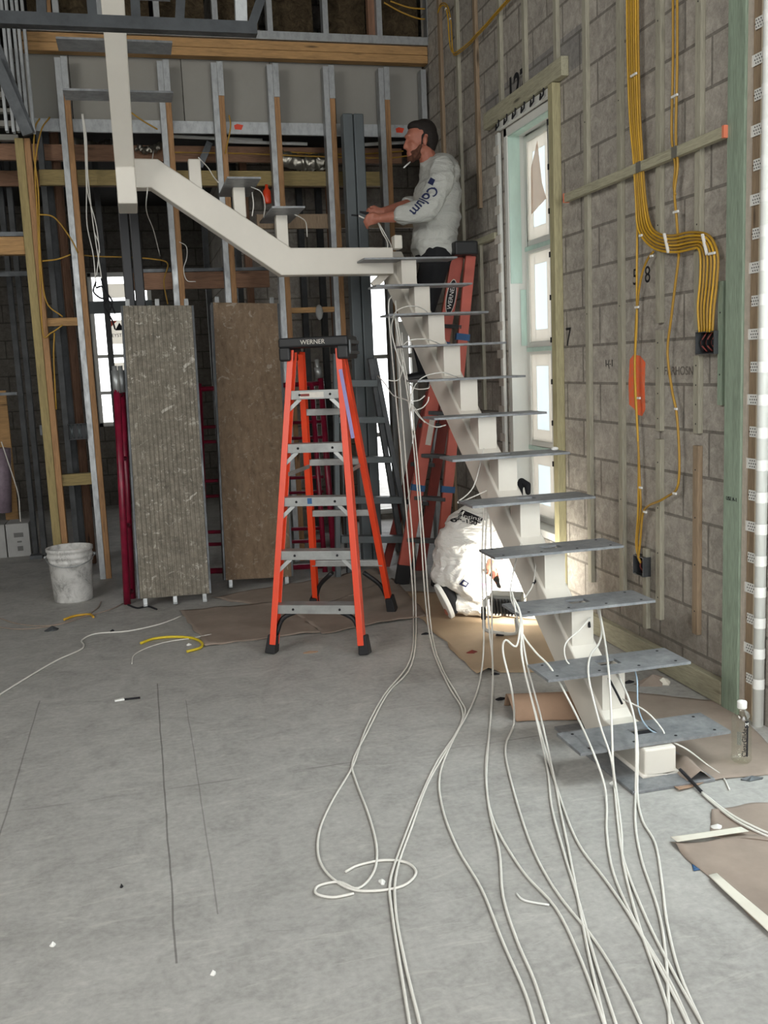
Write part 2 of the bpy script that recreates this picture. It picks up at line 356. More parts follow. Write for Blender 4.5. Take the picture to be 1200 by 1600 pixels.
def base_of(vs):
    lo = [min(v[i] for v in vs) for i in range(3)]; hi = [max(v[i] for v in vs) for i in range(3)]
    return Vector(((lo[0]+hi[0])/2, (lo[1]+hi[1])/2, lo[2]))
def props(o, label=None, cat=None, group=None, kind=None):
    for k, v in (('label', label), ('category', cat), ('group', group), ('kind', kind)):
        if v: o[k] = v
    return o
def wpos(o):
    p = Vector((0, 0, 0))
    while o is not None: p += o.location; o = o.parent
    return p
def link(name, me, parent=None, loc=None):
    o = bpy.data.objects.new(name, me); COL.objects.link(o)
    if parent is not None: o.parent = parent
    return o
def obj(name, mb, mat, parent=None, bevel=0.0, seg=2, smooth=None, subd=0):
    """ONE mesh object, vertices given in place coordinates"""
    b = base_of(mb.v); me = bpy.data.meshes.new(name)
    me.from_pydata([tuple(v-b) for v in mb.v], [], mb.f)
    me.polygons.foreach_set('use_smooth', mb.sm if smooth is None else [smooth]*len(mb.f))
    bm = bmesh.new(); bm.from_mesh(me); bmesh.ops.remove_doubles(bm, verts=bm.verts, dist=1e-6); bmesh.ops.recalc_face_normals(bm, faces=bm.faces); bm.to_mesh(me); bm.free()
    for mm in (mat if isinstance(mat, (list, tuple)) else [mat]): me.materials.append(mm)
    o = link(name, me, parent); o.location = b-(wpos(parent) if parent is not None else Vector())
    if bevel:
        md = o.modifiers.new('edge', 'BEVEL'); md.width = bevel; md.segments = seg; md.limit_method = 'ANGLE'; md.angle_limit = radians(40)
    if subd:
        md = o.modifiers.new('smooth', 'SUBSURF'); md.levels = subd; md.render_levels = subd
    return o
def thing(name, label, cat, loc, group=None):
    o = link(name, None); o.location = loc; o.empty_display_size = 0.1; return props(o, label, cat, group)
def struct(name, mb, mat, **k):
    return props(obj(name, mb, mat, **k), kind='structure')
def one(name, mb, mat, label, cat, group=None, **k):
    return props(obj(name, mb, mat, **k), label, cat, group)
def spline(pts, n=6):
    pts = [Vector(p) for p in pts]; out = []
    P = [pts[0]*2-pts[1]]+pts+[pts[-1]*2-pts[-2]]
    for i in range(1, len(P)-2):
        a, b, c, d = P[i-1:i+3]
        for k in range(n):
            t = k/n; out.append(0.5*((2*b)+(c-a)*t+(2*a-5*b+4*c-d)*t*t+(3*b-a-3*c+d)*t**3))
    out.append(pts[-1]); return out
def text_mesh(body, size, mat, name, parent, origin, xdir, ydir, extrude=0.0008, on=None, off=0.002, bold=0.0, align='CENTER'):
    """lettering standing on a surface: converted to a mesh, laid along xdir / ydir"""
    cu = bpy.data.curves.new(name, 'FONT'); cu.body = body; cu.size = size; cu.extrude = 0 if on else extrude; cu.align_x = align; cu.align_y = 'CENTER'; cu.offset = bold
    to = bpy.data.objects.new(name+'_tmp', cu); COL.objects.link(to)
    dg = bpy.context.evaluated_depsgraph_get(); me = bpy.data.meshes.new_from_object(to.evaluated_get(dg)); bpy.data.objects.remove(to)
    x = Vector(xdir).normalized(); y = Vector(ydir); y = (y-x*y.dot(x)).normalized(); z = x.cross(y); o_ = Vector(origin)
    if on is not None:
        bm = bmesh.new(); bm.from_mesh(me); bmesh.ops.triangulate(bm, faces=bm.faces)
        
        for _ in range(3):
            bmesh.ops.subdivide_edges(bm, edges=[e for e in bm.edges if e.calc_length() > size*0.14], cuts=1); bmesh.ops.triangulate(bm, faces=bm.faces)
        bm.to_mesh(me); bm.free()
    for v in me.vertices:
        p = o_+x*v.co.x+y*v.co.y+z*v.co.z
        if on is not None:
            tree, zz = on; hit = tree.ray_cast(p+z*0.25, -z, 0.6)
            if hit[0] is not None: p = hit[0]+hit[1]*off if hit[1].dot(z) > 0 else hit[0]+z*off
        v.co = p
    me.materials.append(mat); ob = link(name, me, parent)
    c = base_of([v.co for v in me.vertices])
    for v in me.vertices: v.co -= c
    ob.location = c-(wpos(parent) if parent is not None else Vector()); return ob

# ------------------------------------------------------------------ setting
XW = 2.39       # inner face of the block wall on the right
YS = 7.56       # front of the framed stud wall
def wall_with_holes(u0, u1, z0, z1, holes, fn):
    """wall slab in (u,z) with rectangular holes; fn(u,z0,z1) makes boxes"""
    us = sorted({u0, u1, *[h[0] for h in holes], *[h[1] for h in holes]}); mb = MB()
    for a, b in zip(us, us[1:]):
        spans = [(h[2], h[3]) for h in holes if h[0] <= a+1e-6 and h[1] >= b-1e-6]; z = z0
        for s0, s1 in sorted(spans):
            if s0 > z: fn(mb, a, b, z, s0)
            z = s1
        if z < z1: fn(mb, a, b, z, z1)
    return mb
struct('floor', MB().box((-5.5, -3.2, -0.12), (4.2, 12.6, 0.0)), M_floor)
WIN = (5.235, 6.04, 0.42, 2.985)
struct('wall_right', wall_with_holes(-3.2, 7.72, 0, 5.2, [WIN, (2.30, 3.20, 0, 3.3)], lambda mb, a, b, z, w: mb.box((XW, a, z), (XW+0.20, b, w))), M_block)
struct('wall_left', MB().box((-5.5, -3.2, 0), (-5.3, 12.3, 5.2)), M_brick_board)
# the far outside wall steps back on the left; windows open to the daylight outside
W2 = (-0.47, 0.25, 0.95, 2.75); W3 = (2.08, 2.72, 0.05, 2.45)
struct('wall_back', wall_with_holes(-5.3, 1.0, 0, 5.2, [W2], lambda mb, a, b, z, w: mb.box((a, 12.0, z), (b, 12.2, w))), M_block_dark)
struct('wall_inner', wall_with_holes(0.95, 3.8, 0, 5.2, [W3], lambda mb, a, b, z, w: mb.box((a, 9.3, z), (b, 9.5, w))).box((0.95, 9.5, 0), (1.1, 12.0, 5.2)).box((3.6, 7.72, 0), (3.8, 9.3, 5.2)).box((2.59, 7.60, 0), (3.8, 7.72, 5.2)), M_block)
struct('wall_front', MB().box((-5.5, -3.2, 0), (-1.6, -3.0, 5.2)).box((2.9, -3.2, 0), (4.2, -3.0, 5.2)).box((-5.5, -3.2, 3.6), (4.2, -3.0, 5.2)), M_brick_board)
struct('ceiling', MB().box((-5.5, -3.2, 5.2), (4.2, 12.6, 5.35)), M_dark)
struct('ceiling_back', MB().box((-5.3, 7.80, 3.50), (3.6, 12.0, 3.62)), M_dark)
# the pressure-treated bottom plate along the foot of the block wall
struct('baseboard_right', MB().box((2.352, 3.545, 0.004), (2.39, 7.5, 0.11)), M_treaty, bevel=0.003)

# ------------------------------------------------------------------ windows
def part_box(name, a, b, mat, parent, bevel=0.0): return obj(name, MB().box(a, b), mat, parent, bevel)
# window in the block wall, seen steeply: teal-wrapped buck, white sashes behind cloudy protective film
y0, y1, z0, z1 = WIN
w1 = thing('window_1', None, None, (XW+0.1, (y0+y1)/2, z0)); w1['kind'] = 'structure'
mb = MB()
mb.box((XW+0.005, y1-0.05, z0), (XW+0.2, y1, z1)).box((XW+0.005, y0, z0), (XW+0.2, y0+0.04, z1)).box((XW+0.005, y0, z1-0.05), (XW+0.2, y1, z1)).box((XW+0.005, y0, z0), (XW+0.2, y1, z0+0.05))
obj('window_buck', mb, M_white_paint, w1, 0.004)
mb = MB().box((XW+0.012, y1-0.056, 2.02), (XW+0.09, y1-0.0505, z1-0.05)).box((XW+0.012, y0+0.04, z1-0.056), (XW+0.07, y1-0.05, z1-0.0505))
mb.box((XW+0.075, y1-0.058, 1.62), (XW+0.115, y1-0.0565, 1.98))
obj('teal_flashing', mb, M_teal, w1)
rows = [(z0+0.05, 0.96), (0.96, 1.60), (1.60, 2.24), (2.24, z1-0.055)]
xg = XW+0.115
mb = MB(); gb = MB()
ym = y0+0.33
for a, b in rows:
    for c, d in ((y0+0.04, ym), (ym, y1-0.055)):
        f = 0.042
        mb.box((xg, c, a), (xg+0.05, c+f, b)).box((xg, d-f, a), (xg+0.05, d, b)).box((xg, c+f, a), (xg+0.05, d-f, a+f)).box((xg, c+f, b-f), (xg+0.05, d-f, b))
        gb.box((xg+0.022, c+f, a+f), (xg+0.026, d-f, b-f))
obj('sash', mb, M_white_paint, w1, 0.006); obj('pane', gb, M_glass, w1)
mb = MB(); eb = MB()
for a, b in rows:
    for c, d in ((y0+0.04, ym), (ym, y1-0.055)):
        f = 0.115
        mb.box((xg+0.014, c+f, a+f), (xg+0.016, d-f, b-f))
        for q in ((c+.042, a+.042, c+f, b-.042), (d-f, a+.042, d-.042, b-.042), (c+f, a+.042, d-f, a+f), (c+f, b-f, d-f, b-.042)):
            eb.box((xg+0.013, q[0], q[1]), (xg+0.017, q[2], q[3]))
obj('protective_film', mb, M_film, w1); obj('film_border', eb, M_film_edge, w1)
mb = MB().prism([(xg+0.010, ym+0.10, 2.50), (xg+0.010, y1-0.14, 2.44), (xg+0.010, y1-0.15, 2.72), (xg+0.010, ym+0.22, 2.86), (xg+0.010, ym+0.16, 2.60)], (0.002, 0, 0))
obj('peeling_film', mb, M_film_brown, w1)
mb = MB()
for z in (0.96, 1.60, 2.24): mb.box((xg-0.004, y0+0.04, z-0.022), (xg+0.03, y1-0.055, z+0.006))
obj('glazing_bar', mb, M_teal, w1, 0.003)
# perforated white bead fixed down the window's far side, and along the head
bead = thing('corner_bead', 'white corner bead with perforated tabs down the left side of the tall wall window', 'bead', (2.37, 6.10, 0.5))
obj('rail', MB().tube([(2.372, 6.062, 0.45), (2.372, 6.062, 2.97)], 0.014, 10).tube([(2.376, 6.105, 0.45), (2.376, 6.105, 2.97)], 0.012, 10), M_white_paint, bead)
for k in range(13):
    z = 0.62+k*0.185; obj('tab', MB().box((2.358, 6.046, z), (2.3645, 6.132+0.02*(k % 2), z+0.055)), M_label, bead, 0.002)
hd = thing('head_bead', 'white perforated strip under the board above the tall wall window', 'bead', (2.38, 5.65, 2.98))
obj('strip', MB().box((2.362, 5.24, 2.985), (2.388, 6.08, 3.03)), M_white_paint, hd, 0.003)
for k in range(6):
    y = 5.30+k*0.14; obj('hook', MB().tube([(2.352, y, 3.07), (2.346, y, 3.0), (2.345, y+0.045, 2.985), (2.352, y+0.05, 3.02)], 0.005, 6), M_ink, hd)
# windows at the far side of the back rooms
def far_window(name, x0, x1, z0_, z1_, Y, bars, mull):
    t = thing(name, None, None, ((x0+x1)/2, Y, z0_)); t['kind'] = 'structure'; mb = MB(); f = 0.05
    mb.box((x0, Y, z0_), (x0+f, Y+.08, z1_)).box((x1-f, Y, z0_), (x1, Y+.08, z1_)).box((x0, Y, z0_), (x1, Y+.08, z0_+f)).box((x0, Y, z1_-f), (x1, Y+.08, z1_))
    for z in bars: mb.box((x0+f, Y+.01, z-0.02), (x1-f, Y+.07, z+0.02))
    for x in mull: mb.box((x-0.02, Y+.01, z0_+f), (x+0.02, Y+.07, z1_-f))
    obj('frame', mb, M_white_paint, t, 0.004); obj('pane', MB().box((x0+f, Y+.04, z0_+f), (x1-f, Y+.046, z1_-f)), M_glass, t); return t
w2 = far_window('window_2', W2[0], W2[1], W2[2], W2[3], 12.02, (1.35, 1.78), ())
part_box('transom_bar', (W2[0], 12.0, 2.28), (W2[1], 12.12, 2.42), M_grey_tube, w2)
st = MB().box((-0.30, 12.047, 1.92), (0.02, 12.052, 2.20)); obj('sticker', st, M_film_edge, w2)
obj('sticker_logo', MB().prism([(-0.29, 12.045, 2.08), (-0.17, 12.045, 2.19), (-0.29, 12.045, 2.19)], (0, .001, 0)).prism([(-0.12, 12.045, 2.19), (0.0, 12.045, 2.19), (0.0, 12.045, 2.08)], (0, .001, 0)), M_orange, w2)
obj('sticker_triangle', MB().prism([(-0.20, 12.0445, 2.08), (-0.145, 12.0445, 2.17), (-0.09, 12.0445, 2.08)], (0, .001, 0)), M_ink, w2)
text_mesh('KEYSTONE', 0.055, M_ink, 'sticker_lettering', w2, (-0.145, 12.044, 2.02), (1, 0, 0), (0, 0, 1))
obj('notice', MB().box((-0.30, 12.047, 1.46), (-0.02, 12.052, 1.70)), M_film_edge, w2)
obj('notice', MB().box((-0.24, 12.047, 2.46), (0.02, 12.052, 2.62)), M_film_edge, w2)
obj('brown_paper', MB().box((-0.22, 12.047, 1.02), (0.1, 12.052, 1.30)), M_film_brown, w2)
w3 = far_window('window_3', W3[0], W3[1], W3[2], W3[3], 9.32, (0.85, 1.62), ())

# ------------------------------------------------------------------ framed wall at the back
STUDG = 'studs of the far framed wall'
def c_stud(x, z0_, z1_, label, Y=YS, w=0.041, d=0.092, mat=None, group=STUDG):
    return one('steel_stud', MB().box((x, Y, z0_), (x+w, Y+0.003, z1_)).box((x, Y+0.003, z0_), (x+0.003, Y+d, z1_)).box((x+0.003, Y+d-0.003, z0_), (x+w, Y+d, z1_)).box((x+w-0.003, Y+0.003, z0_), (x+w, Y+0.014, z1_)),
        mat or M_galv, label, 'stud', group)
def w_stud(x, z0_, z1_, label, Y=YS, w=0.041, d=0.088, mat=None, group=STUDG):
    return one('timber_stud', MB().box((x, Y, z0_), (x+w, Y+d, z1_)), mat or M_wood, label, 'stud', group, bevel=0.002)
names = ['leftmost, beside the green tinted post', 'just right of the dark double column', 'above the gap between the two scaffold planks', 'above the right edge of the brown plank', 'just left of the tall double steel column', 'just left of the standing worker']
sx = [-0.388, 0.322, 0.711, 1.125, 1.551, 1.984]
for i, x in enumerate(sx):
    c_stud(x, 0.0, 3.79, 'galvanised steel stud of the far wall, '+names[i])
    s = w_stud(x+0.043, 0.0, 3.62, 'timber stud fixed against a steel stud, '+names[i], Y=YS+0.004)
    obj('clip_plate', MB().box((x+0.043, YS-0.003, 3.56), (x+0.086, YS+0.003, 3.80)), M_galv, s)
c_stud(2.325, 0.0, 3.79, 'galvanised steel stud tight in the corner behind the standing worker')
one('top_plate', MB().box((-0.62, YS, 3.835), (2.385, YS+0.09, 3.893)).box((-0.62, YS, 3.895), (2.385, YS+0.09, 3.958)), M_woodx, 'doubled pine plate running along the top of the far stud wall', 'plate', bevel=0.003)
one('steel_track', MB().box((-0.65, YS-0.02, 3.962), (2.385, YS-0.016, 4.02)).box((-0.65, YS-0.016, 3.962), (2.385, YS+0.09, 3.966)), M_galv, 'galvanised steel track lying on the doubled pine plate', 'track')
ups = ['leftmost of the row', 'close left of the tall cream beam', 'first right of the tall cream beam', 'second right of the tall cream beam', 'third right of the tall cream beam', 'fourth right of the tall cream beam', 'fifth right of the tall cream beam', 'in the corner by the block wall']
for px_, lb in zip((88, 155, 245, 336, 421, 508, 592, 670), ups):
    x = at(px_, 30, YS).x; c_stud(x-0.02, 4.02, 5.2, 'upper galvanised stud above the steel track, '+lb, Y=YS-0.012, group='upper studs above the steel track')
for k, (a, b) in enumerate(((-0.55, -0.1), (-0.06, 0.30), (0.36, 0.70), (0.76, 1.10), (1.17, 1.52), (1.60, 1.94), (2.0, 2.36))):
    wh = ['first bay from the left', 'bay behind the cream beam', 'bay right of the cream beam', 'middle bay', 'bay above the double steel column', 'bay above the standing worker', 'corner bay'][k]
    mb = MB(); n = 9; m_ = 12; vs = []
    for j in range(m_+1):
        for i in range(n+1):
            p = Vector((a+(b-a)*i/n, YS+0.16, 4.03+1.15*j/m_)); p.y += -0.05*sin(pi*i/n)+0.03*noise.noise(p*7); vs.append(p)
    q = [Vector((v.x, YS+0.26, v.z)) for v in vs]; N = len(vs); fs = []
    for j in range(m_):
        for i in range(n):
            o_ = j*(n+1)+i; fs.append((o_, o_+1, o_+n+2, o_+n+1)); fs.append((N+o_+n+1, N+o_+n+2, N+o_+1, N+o_))
    mb.add(vs+q, fs, True)
    one('insulation_batt', mb, M_insul, 'brown insulation batt in the upper wall, '+wh, 'insulation', 'insulation batts in the upper wall')
one('timber_stud', MB().box((at(72, 20, YS+.05).x, YS+0.05, 4.02), (at(80, 20, YS+.05).x, YS+0.12, 5.2)), M_wood, 'timber stud in the upper wall beside the bundle of steel studs', 'stud', bevel=0.002)
one('timber_stud', MB().box((at(575, 20, YS+.05).x, YS+0.05, 4.02), (at(586, 20, YS+.05).x, YS+0.12, 5.2)), M_red_wood, 'dark timber stud in the upper wall above the standing worker', 'stud', bevel=0.002)
bl = ['leftmost', 'behind the two dark stair treads', 'between the second and third studs', 'above the tall double column', 'behind the standing worker']
for (a, b), l in zip(((-0.60, -0.30), (-0.295, 0.50), (0.505, 1.16), (1.165, 1.66), (1.665, 2.37)), bl):
    one('wall_board', MB().box((a, YS+0.125, 3.40), (b, YS+0.14, 3.95)), M_brick_board, 'grey sheathing board under the top plate, '+l, 'board', 'grey boards under the top plate', bevel=0.002)
one('steel_ledge', MB().box((-0.62, YS+0.10, 3.315), (2.30, YS+0.104, 3.40)).box((-0.62, YS+0.095, 3.311), (2.30, YS+0.124, 3.315)), M_galv, 'long galvanised steel ledger below the grey sheathing boards', 'ledger')
for x, y in ((373, 198), (625, 203)):
    p = at(x, y, YS+0.097); one('spray_mark', MB().prism([p+Vector((-.03, 0, -.02)), p+Vector((.02, 0, -.022)), p+Vector((.035, 0, .012)), p+Vector((-.01, 0, .02)), p+Vector((-.035, 0, .01))], (0, .002, 0)), M_orange, 'orange paint mark on the steel ledger '+('left of the double column' if x < 500 else 'beside the worker\'s head'), 'paint mark', 'orange marks on the steel ledger')
# timber between and behind the studs
one('blocking', MB().box((-0.57, YS+0.10, 2.935), (2.02, YS+0.14, 3.045)), M_treatx, 'long olive treated board running behind the studs at shoulder height of the worker', 'board', bevel=0.003)
one('blocking', MB().box((1.0, YS+0.14, 2.62), (2.3, YS+0.18, 2.73)), M_treat_brown, 'lower weathered board behind the studs near the double column', 'board', bevel=0.003)
one('header', MB().box((0.0, YS+0.35, 2.195), (1.10, YS+0.40, 2.325)), M_red_woodx, 'reddish timber header behind the two scaffold planks', 'header', bevel=0.003)
one('header_track', MB().box((0.0, YS+0.34, 2.327), (1.15, YS+0.41, 2.352)), M_galv_dark, 'dark steel track on top of the reddish timber header', 'track')
one('noggin', MB().box((1.168, YS+0.01, 1.965), (1.550, YS+0.08, 2.005)), M_woodx, 'short pine noggin above the cap of the orange stepladder', 'noggin', bevel=0.002)
a = at(76, 497, YS); b = at(131, 508, YS)
one('noggin', MB().box((-0.607, YS+.01, b.z), (-0.388, YS+0.08, a.z)), M_woodx, 'short pine noggin beside the green tinted post', 'noggin', bevel=0.002)
a = at(100, 742, YS); b = at(143, 757, YS)
one('noggin', MB().box((-0.607, YS+.01, b.z), (-0.388, YS+0.08, a.z)), M_treatx, 'greenish treated block low beside the green tinted post', 'noggin', bevel=0.002)
pst = thing('post', 'tall doubled timber post with a greenish left ply behind the white bucket', 'post', (-0.65, YS, 0))
obj('ply', MB().box((-0.705, YS-0.02, 0), (-0.645, YS+0.075, 3.235)), wood('greenish_pine_v', '#9a8a5c', 'z', 0.35), pst, 0.003)
obj('ply', MB().box((-0.643, YS-0.02, 0), (-0.600, YS+0.075, 3.235)), M_wood, pst, 0.003)
one('header', MB().box((-1.75, YS, 2.435), (-0.707, YS+0.09, 2.56)), M_woodx, 'pine header over the dark doorway at the left edge', 'header', bevel=0.003)
one('header_track', MB().box((-1.75, YS-0.01, 2.562), (-0.707, YS+0.10, 2.592)), M_galv_dark, 'dark steel track on the pine header at the left edge', 'track')
M_galv_dim = steel('shaded_galvanised', '#4a4c4d', 0.6, 0.3, (1, 1, 1), 0.75, 1.15)  # galvanised steel darkened to put the back room's shade into its colour
# dark back room: loose studs, bulkhead, pipes
x = at(97, 400, 8.25).x
dbl = thing('doubled_stud', 'reddish brown doubled stud in the dark room behind the leftmost wall studs', 'stud', (x, 8.25, 0))
for k in range(2): obj('ply', MB().box((x-0.07+k*0.062, 8.25, 0), (x-0.010+k*0.062, 8.34, 3.5)), M_red_wood, dbl, 0.003)
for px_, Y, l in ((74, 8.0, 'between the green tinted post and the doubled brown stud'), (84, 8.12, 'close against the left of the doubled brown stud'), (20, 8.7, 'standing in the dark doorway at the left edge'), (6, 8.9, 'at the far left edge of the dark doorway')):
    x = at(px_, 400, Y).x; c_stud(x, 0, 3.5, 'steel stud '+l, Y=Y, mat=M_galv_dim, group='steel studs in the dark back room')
x0 = at(20, 600, 8.72).x
one('sill_track', MB().box((x0, 8.70, 0.0), (at(70, 820, 8.72).x+0.22, 8.80, 0.03)), M_galv_dark, 'steel floor track at the foot of the dark doorway stud', 'track')
one('cross_bar', MB().box((-1.6, 8.69, at(20, 428, 8.7).z-0.02), (-0.78, 8.73, at(20, 428, 8.7).z+0.02)), M_galv_dark, 'steel cross bar under the pine header in the dark doorway', 'bar')
one('cross_bar', MB().box((-1.6, 8.69, at(20, 615, 8.7).z-0.012), (at(26, 615, 8.7).x, 8.72, at(20, 615, 8.7).z+0.012)), M_galv_dark, 'thin steel cross bar lower in the dark doorway', 'bar')
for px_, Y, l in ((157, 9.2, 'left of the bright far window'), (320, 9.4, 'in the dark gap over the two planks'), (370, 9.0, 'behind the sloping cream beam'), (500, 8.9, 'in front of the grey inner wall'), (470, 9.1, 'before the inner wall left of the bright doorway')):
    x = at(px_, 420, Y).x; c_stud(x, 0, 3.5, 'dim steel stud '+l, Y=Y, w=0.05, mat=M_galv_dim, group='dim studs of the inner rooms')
for px_, Y, l in ((388, 8.6, 'just right of the brown plank top'), (520, 8.5, 'left of the double steel column')):
    x = at(px_, 480, Y).x; w_stud(x, 0, 3.4, 'dim timber stud '+l, Y=Y, w=0.06, mat=M_red_wood, group='dim timber studs of the inner rooms')
for z, Y, l, mt in ((3.26, 8.1, 'nearest', M_red_woodx), (3.16, 8.6, 'second', M_red_woodx), (3.24, 9.0, 'furthest', M_treatx)):
    one('ceiling_joist', MB().box((-3.0 if Y < 9 else -3.0, Y, z-0.06), (2.3 if Y < 9 else 0.9, Y+0.045, z+0.06)), mt, 'brown ceiling joist of the dark back room, '+l+' of three', 'joist', 'joists of the dark back room', bevel=0.003)
def crinkle_tube(p0, p1, r, name, label, mat, cat):
    mb = MB(); n = 40; p0, p1 = Vector(p0), Vector(p1); pts = [p0.lerp(p1, i/n)+Vector((0, 0, -0.03*sin(pi*i/n))) for i in range(n+1)]
    mb.tube(pts, r, 14)
    for i, v in enumerate(mb.v): mb.v[i] = v+Vector((noise.noise(v*40), noise.noise(v*40+Vector((5, 0, 0))), noise.noise(v*40+Vector((0, 9, 0)))))*0.022
    return one(name, mb, mat, label, cat)
M_foil = steel('crinkled_foil', '#a8a498', 0.3, 0.85)
crinkle_tube(at(438, 247, 8.0), at(515, 250, 8.0), 0.06, 'foil_duct', 'crinkled foil duct above the blocking left of the double column', M_foil, 'duct')
crinkle_tube(at(112, 228, 8.3), at(178, 232, 8.3), 0.07, 'foil_duct', 'crinkled foil duct left of the tall cream beam', M_foil, 'duct')
crinkle_tube(at(215, 230, 8.0), at(252, 226, 8.1), 0.025, 'foil_duct', 'thin bright foil pipe just right of the tall cream beam', M_foil, 'duct')
for (a, b, l) in (((355, 221), (480, 225), 'over the foil duct'), ((265, 213), (410, 219), 'under the ledger right of the cream beam'), ((565, 226), (640, 222), 'beside the worker\'s face')):
    one('conduit', MB().tube([at(*a, 8.0), at(*b, 8.0)], 0.014, 8), M_white, 'pale conduit in the ceiling void '+l, 'conduit', 'conduits in the ceiling void')
one('strap', MB().bar(at(312, 260, 7.9), at(328, 222, 7.9), 0.05, 0.01, (0, 1, 0)), M_galv_dark, 'slanting steel strap in the ceiling void above the sloping beam', 'strap')
# bundle of steel studs and braces hanging at the top left
ends = [2, 12, 20, 28, 36, 44]
for i, px_ in enumerate(ends):
    p = at(px_, 100, 7.36); w_ = 0.019
    c_stud(p.x-0.017, 3.24, 5.2, 'bright steel stud in the bundle above the post, '+['first from the left', 'second from the left', 'third from the left', 'fourth from the left', 'fifth from the left', 'rightmost'][i], Y=7.36+0.03*(i % 2), w=w_, d=0.06, group='bundle of steel studs above the post')
one('brace', MB().bar(at(-8, 62, 7.2), at(49, 208, 7.2), 0.05, 0.03, (0, 1, 0)), M_galv_dark, 'upper of two sloping steel braces at the left edge', 'brace')
one('brace', MB().bar(at(-8, 92, 7.16), at(44, 211, 7.16), 0.07, 0.04, (0, 1, 0)), M_galv_dark, 'lower and wider of two sloping steel braces at the left edge', 'brace')
for k in range(4):
    yy = 148+k*17; one('plank_edge', MB().box((-1.9, 7.7+0.1*k, at(20, yy, 7.7).z-0.02), (-0.72, 7.76+0.1*k, at(20, yy, 7.7).z+0.02)), M_brick_board, 'grey soffit slat behind the sloping braces, '+['top', 'second', 'third', 'lowest'][k]+' of four', 'slat', 'grey slats behind the sloping braces')
# steel truss hanging near the camera along the top
TY = 4.4; M_truss = steel('dark_truss_steel', '#3e4143', 0.45, 0.6, (1, 1, 1), 0.75, 1.15)
tr = thing('steel_truss', 'dark light-gauge steel truss crossing in front of the tall cream beam', 'truss', at(200, 40, TY))
a, b = at(-60, 28, TY), at(402, 44, TY)
obj('chord', MB().box((a.x, TY, b.z-0.022), (b.x, TY+0.004, b.z+0.028)).box((a.x, TY+0.004, b.z-0.022), (b.x, TY+0.055, b.z-0.018)).box((a.x, TY+0.055, b.z-0.022), (b.x, TY+0.059, b.z+0.028)), M_truss, tr)
for p, q in (((66, 34), (62, -60)), ((146, 36), (137, -60)), ((213, 38), (207, -60)), ((280, 42), (285, -60)), ((391, 47), (428, -60))):
    obj('web', MB().bar(at(*p, TY+.03), at(*q, TY+.03), 0.038, 0.05, (0, 1, 0)), M_truss, tr)
obj('web', MB().bar(at(377, 42, TY+.03), at(374, -60, TY+.03), 0.05, 0.04, (0, 1, 0)), M_galv, tr)

# ------------------------------------------------------------------ mono-stringer steel stair
XA, XB = 1.674, 1.801          # stringer tube
TX0, TX1 = 1.432, 2.042        # tread length across
RISE, RUN = 0.188, 0.2712
stair = thing('staircase', 'cream steel staircase with one central beam and bare grey tread plates', 'staircase', (1.737, 2.99, 0))
def yz_prism(pts, x0, x1): return MB().prism([(x0, y, z) for y, z in pts], (x1-x0, 0, 0))
def tread_mesh(x0, x1, y0_, y1_, z, t=0.011, hole=None):
    mb = MB()
    if not hole: return mb.box((x0, y0_, z-t), (x1, y1_, z))
    hx0, hx1, hy0, hy1 = hole
    xs = [x0, hx0, hx1, x1]; ys = [y0_, hy0, hy1, y1_]; vs = []
    for zz in (z-t, z): vs += [(x, y, zz) for y in ys for x in xs]
    fs = []
    for j in range(3):
        for i in range(3):
            if i == 1 and j == 1: continue
            a = j*4+i; fs += [(a, a+4, a+5, a+1), (16+a, 16+a+1, 16+a+5, 16+a+4)]
    for a, b in ((0, 1), (1, 2), (2, 3), (3, 7), (7, 11), (11, 15), (15, 14), (14, 13), (13, 12), (12, 8), (8, 4), (4, 0), (6, 5), (10, 6), (9, 10), (5, 9)): fs.append((a, b, b+16, a+16))
    return mb.add(vs, fs)
st_lo = lambda y: 0.6937*y-2.395
st_hi = lambda y: 0.6937*y-2.178
mb = yz_prism([(2.985, 0.012), (2.985, 0.115), (3.305, 0.115), (6.433, 2.285), (6.52, 2.285), (6.52, 2.117), (6.505, 2.117), (3.469, 0.012)], XA, XB)
obj('stringer', mb, M_cream, stair, 0.007)
obj('base_plate', MB().box((1.575, 2.893, 0), (1.902, 3.555, 0.012)), M_plate, stair, 0.002)
obj('weld_bead', MB().tube([(XA-.004, 3.42, .014), (XA-.004, 2.981, .014), (XB+.004, 2.981, .014), (XB+.004, 3.42, .014)], 0.008, 6), M_cream, stair)
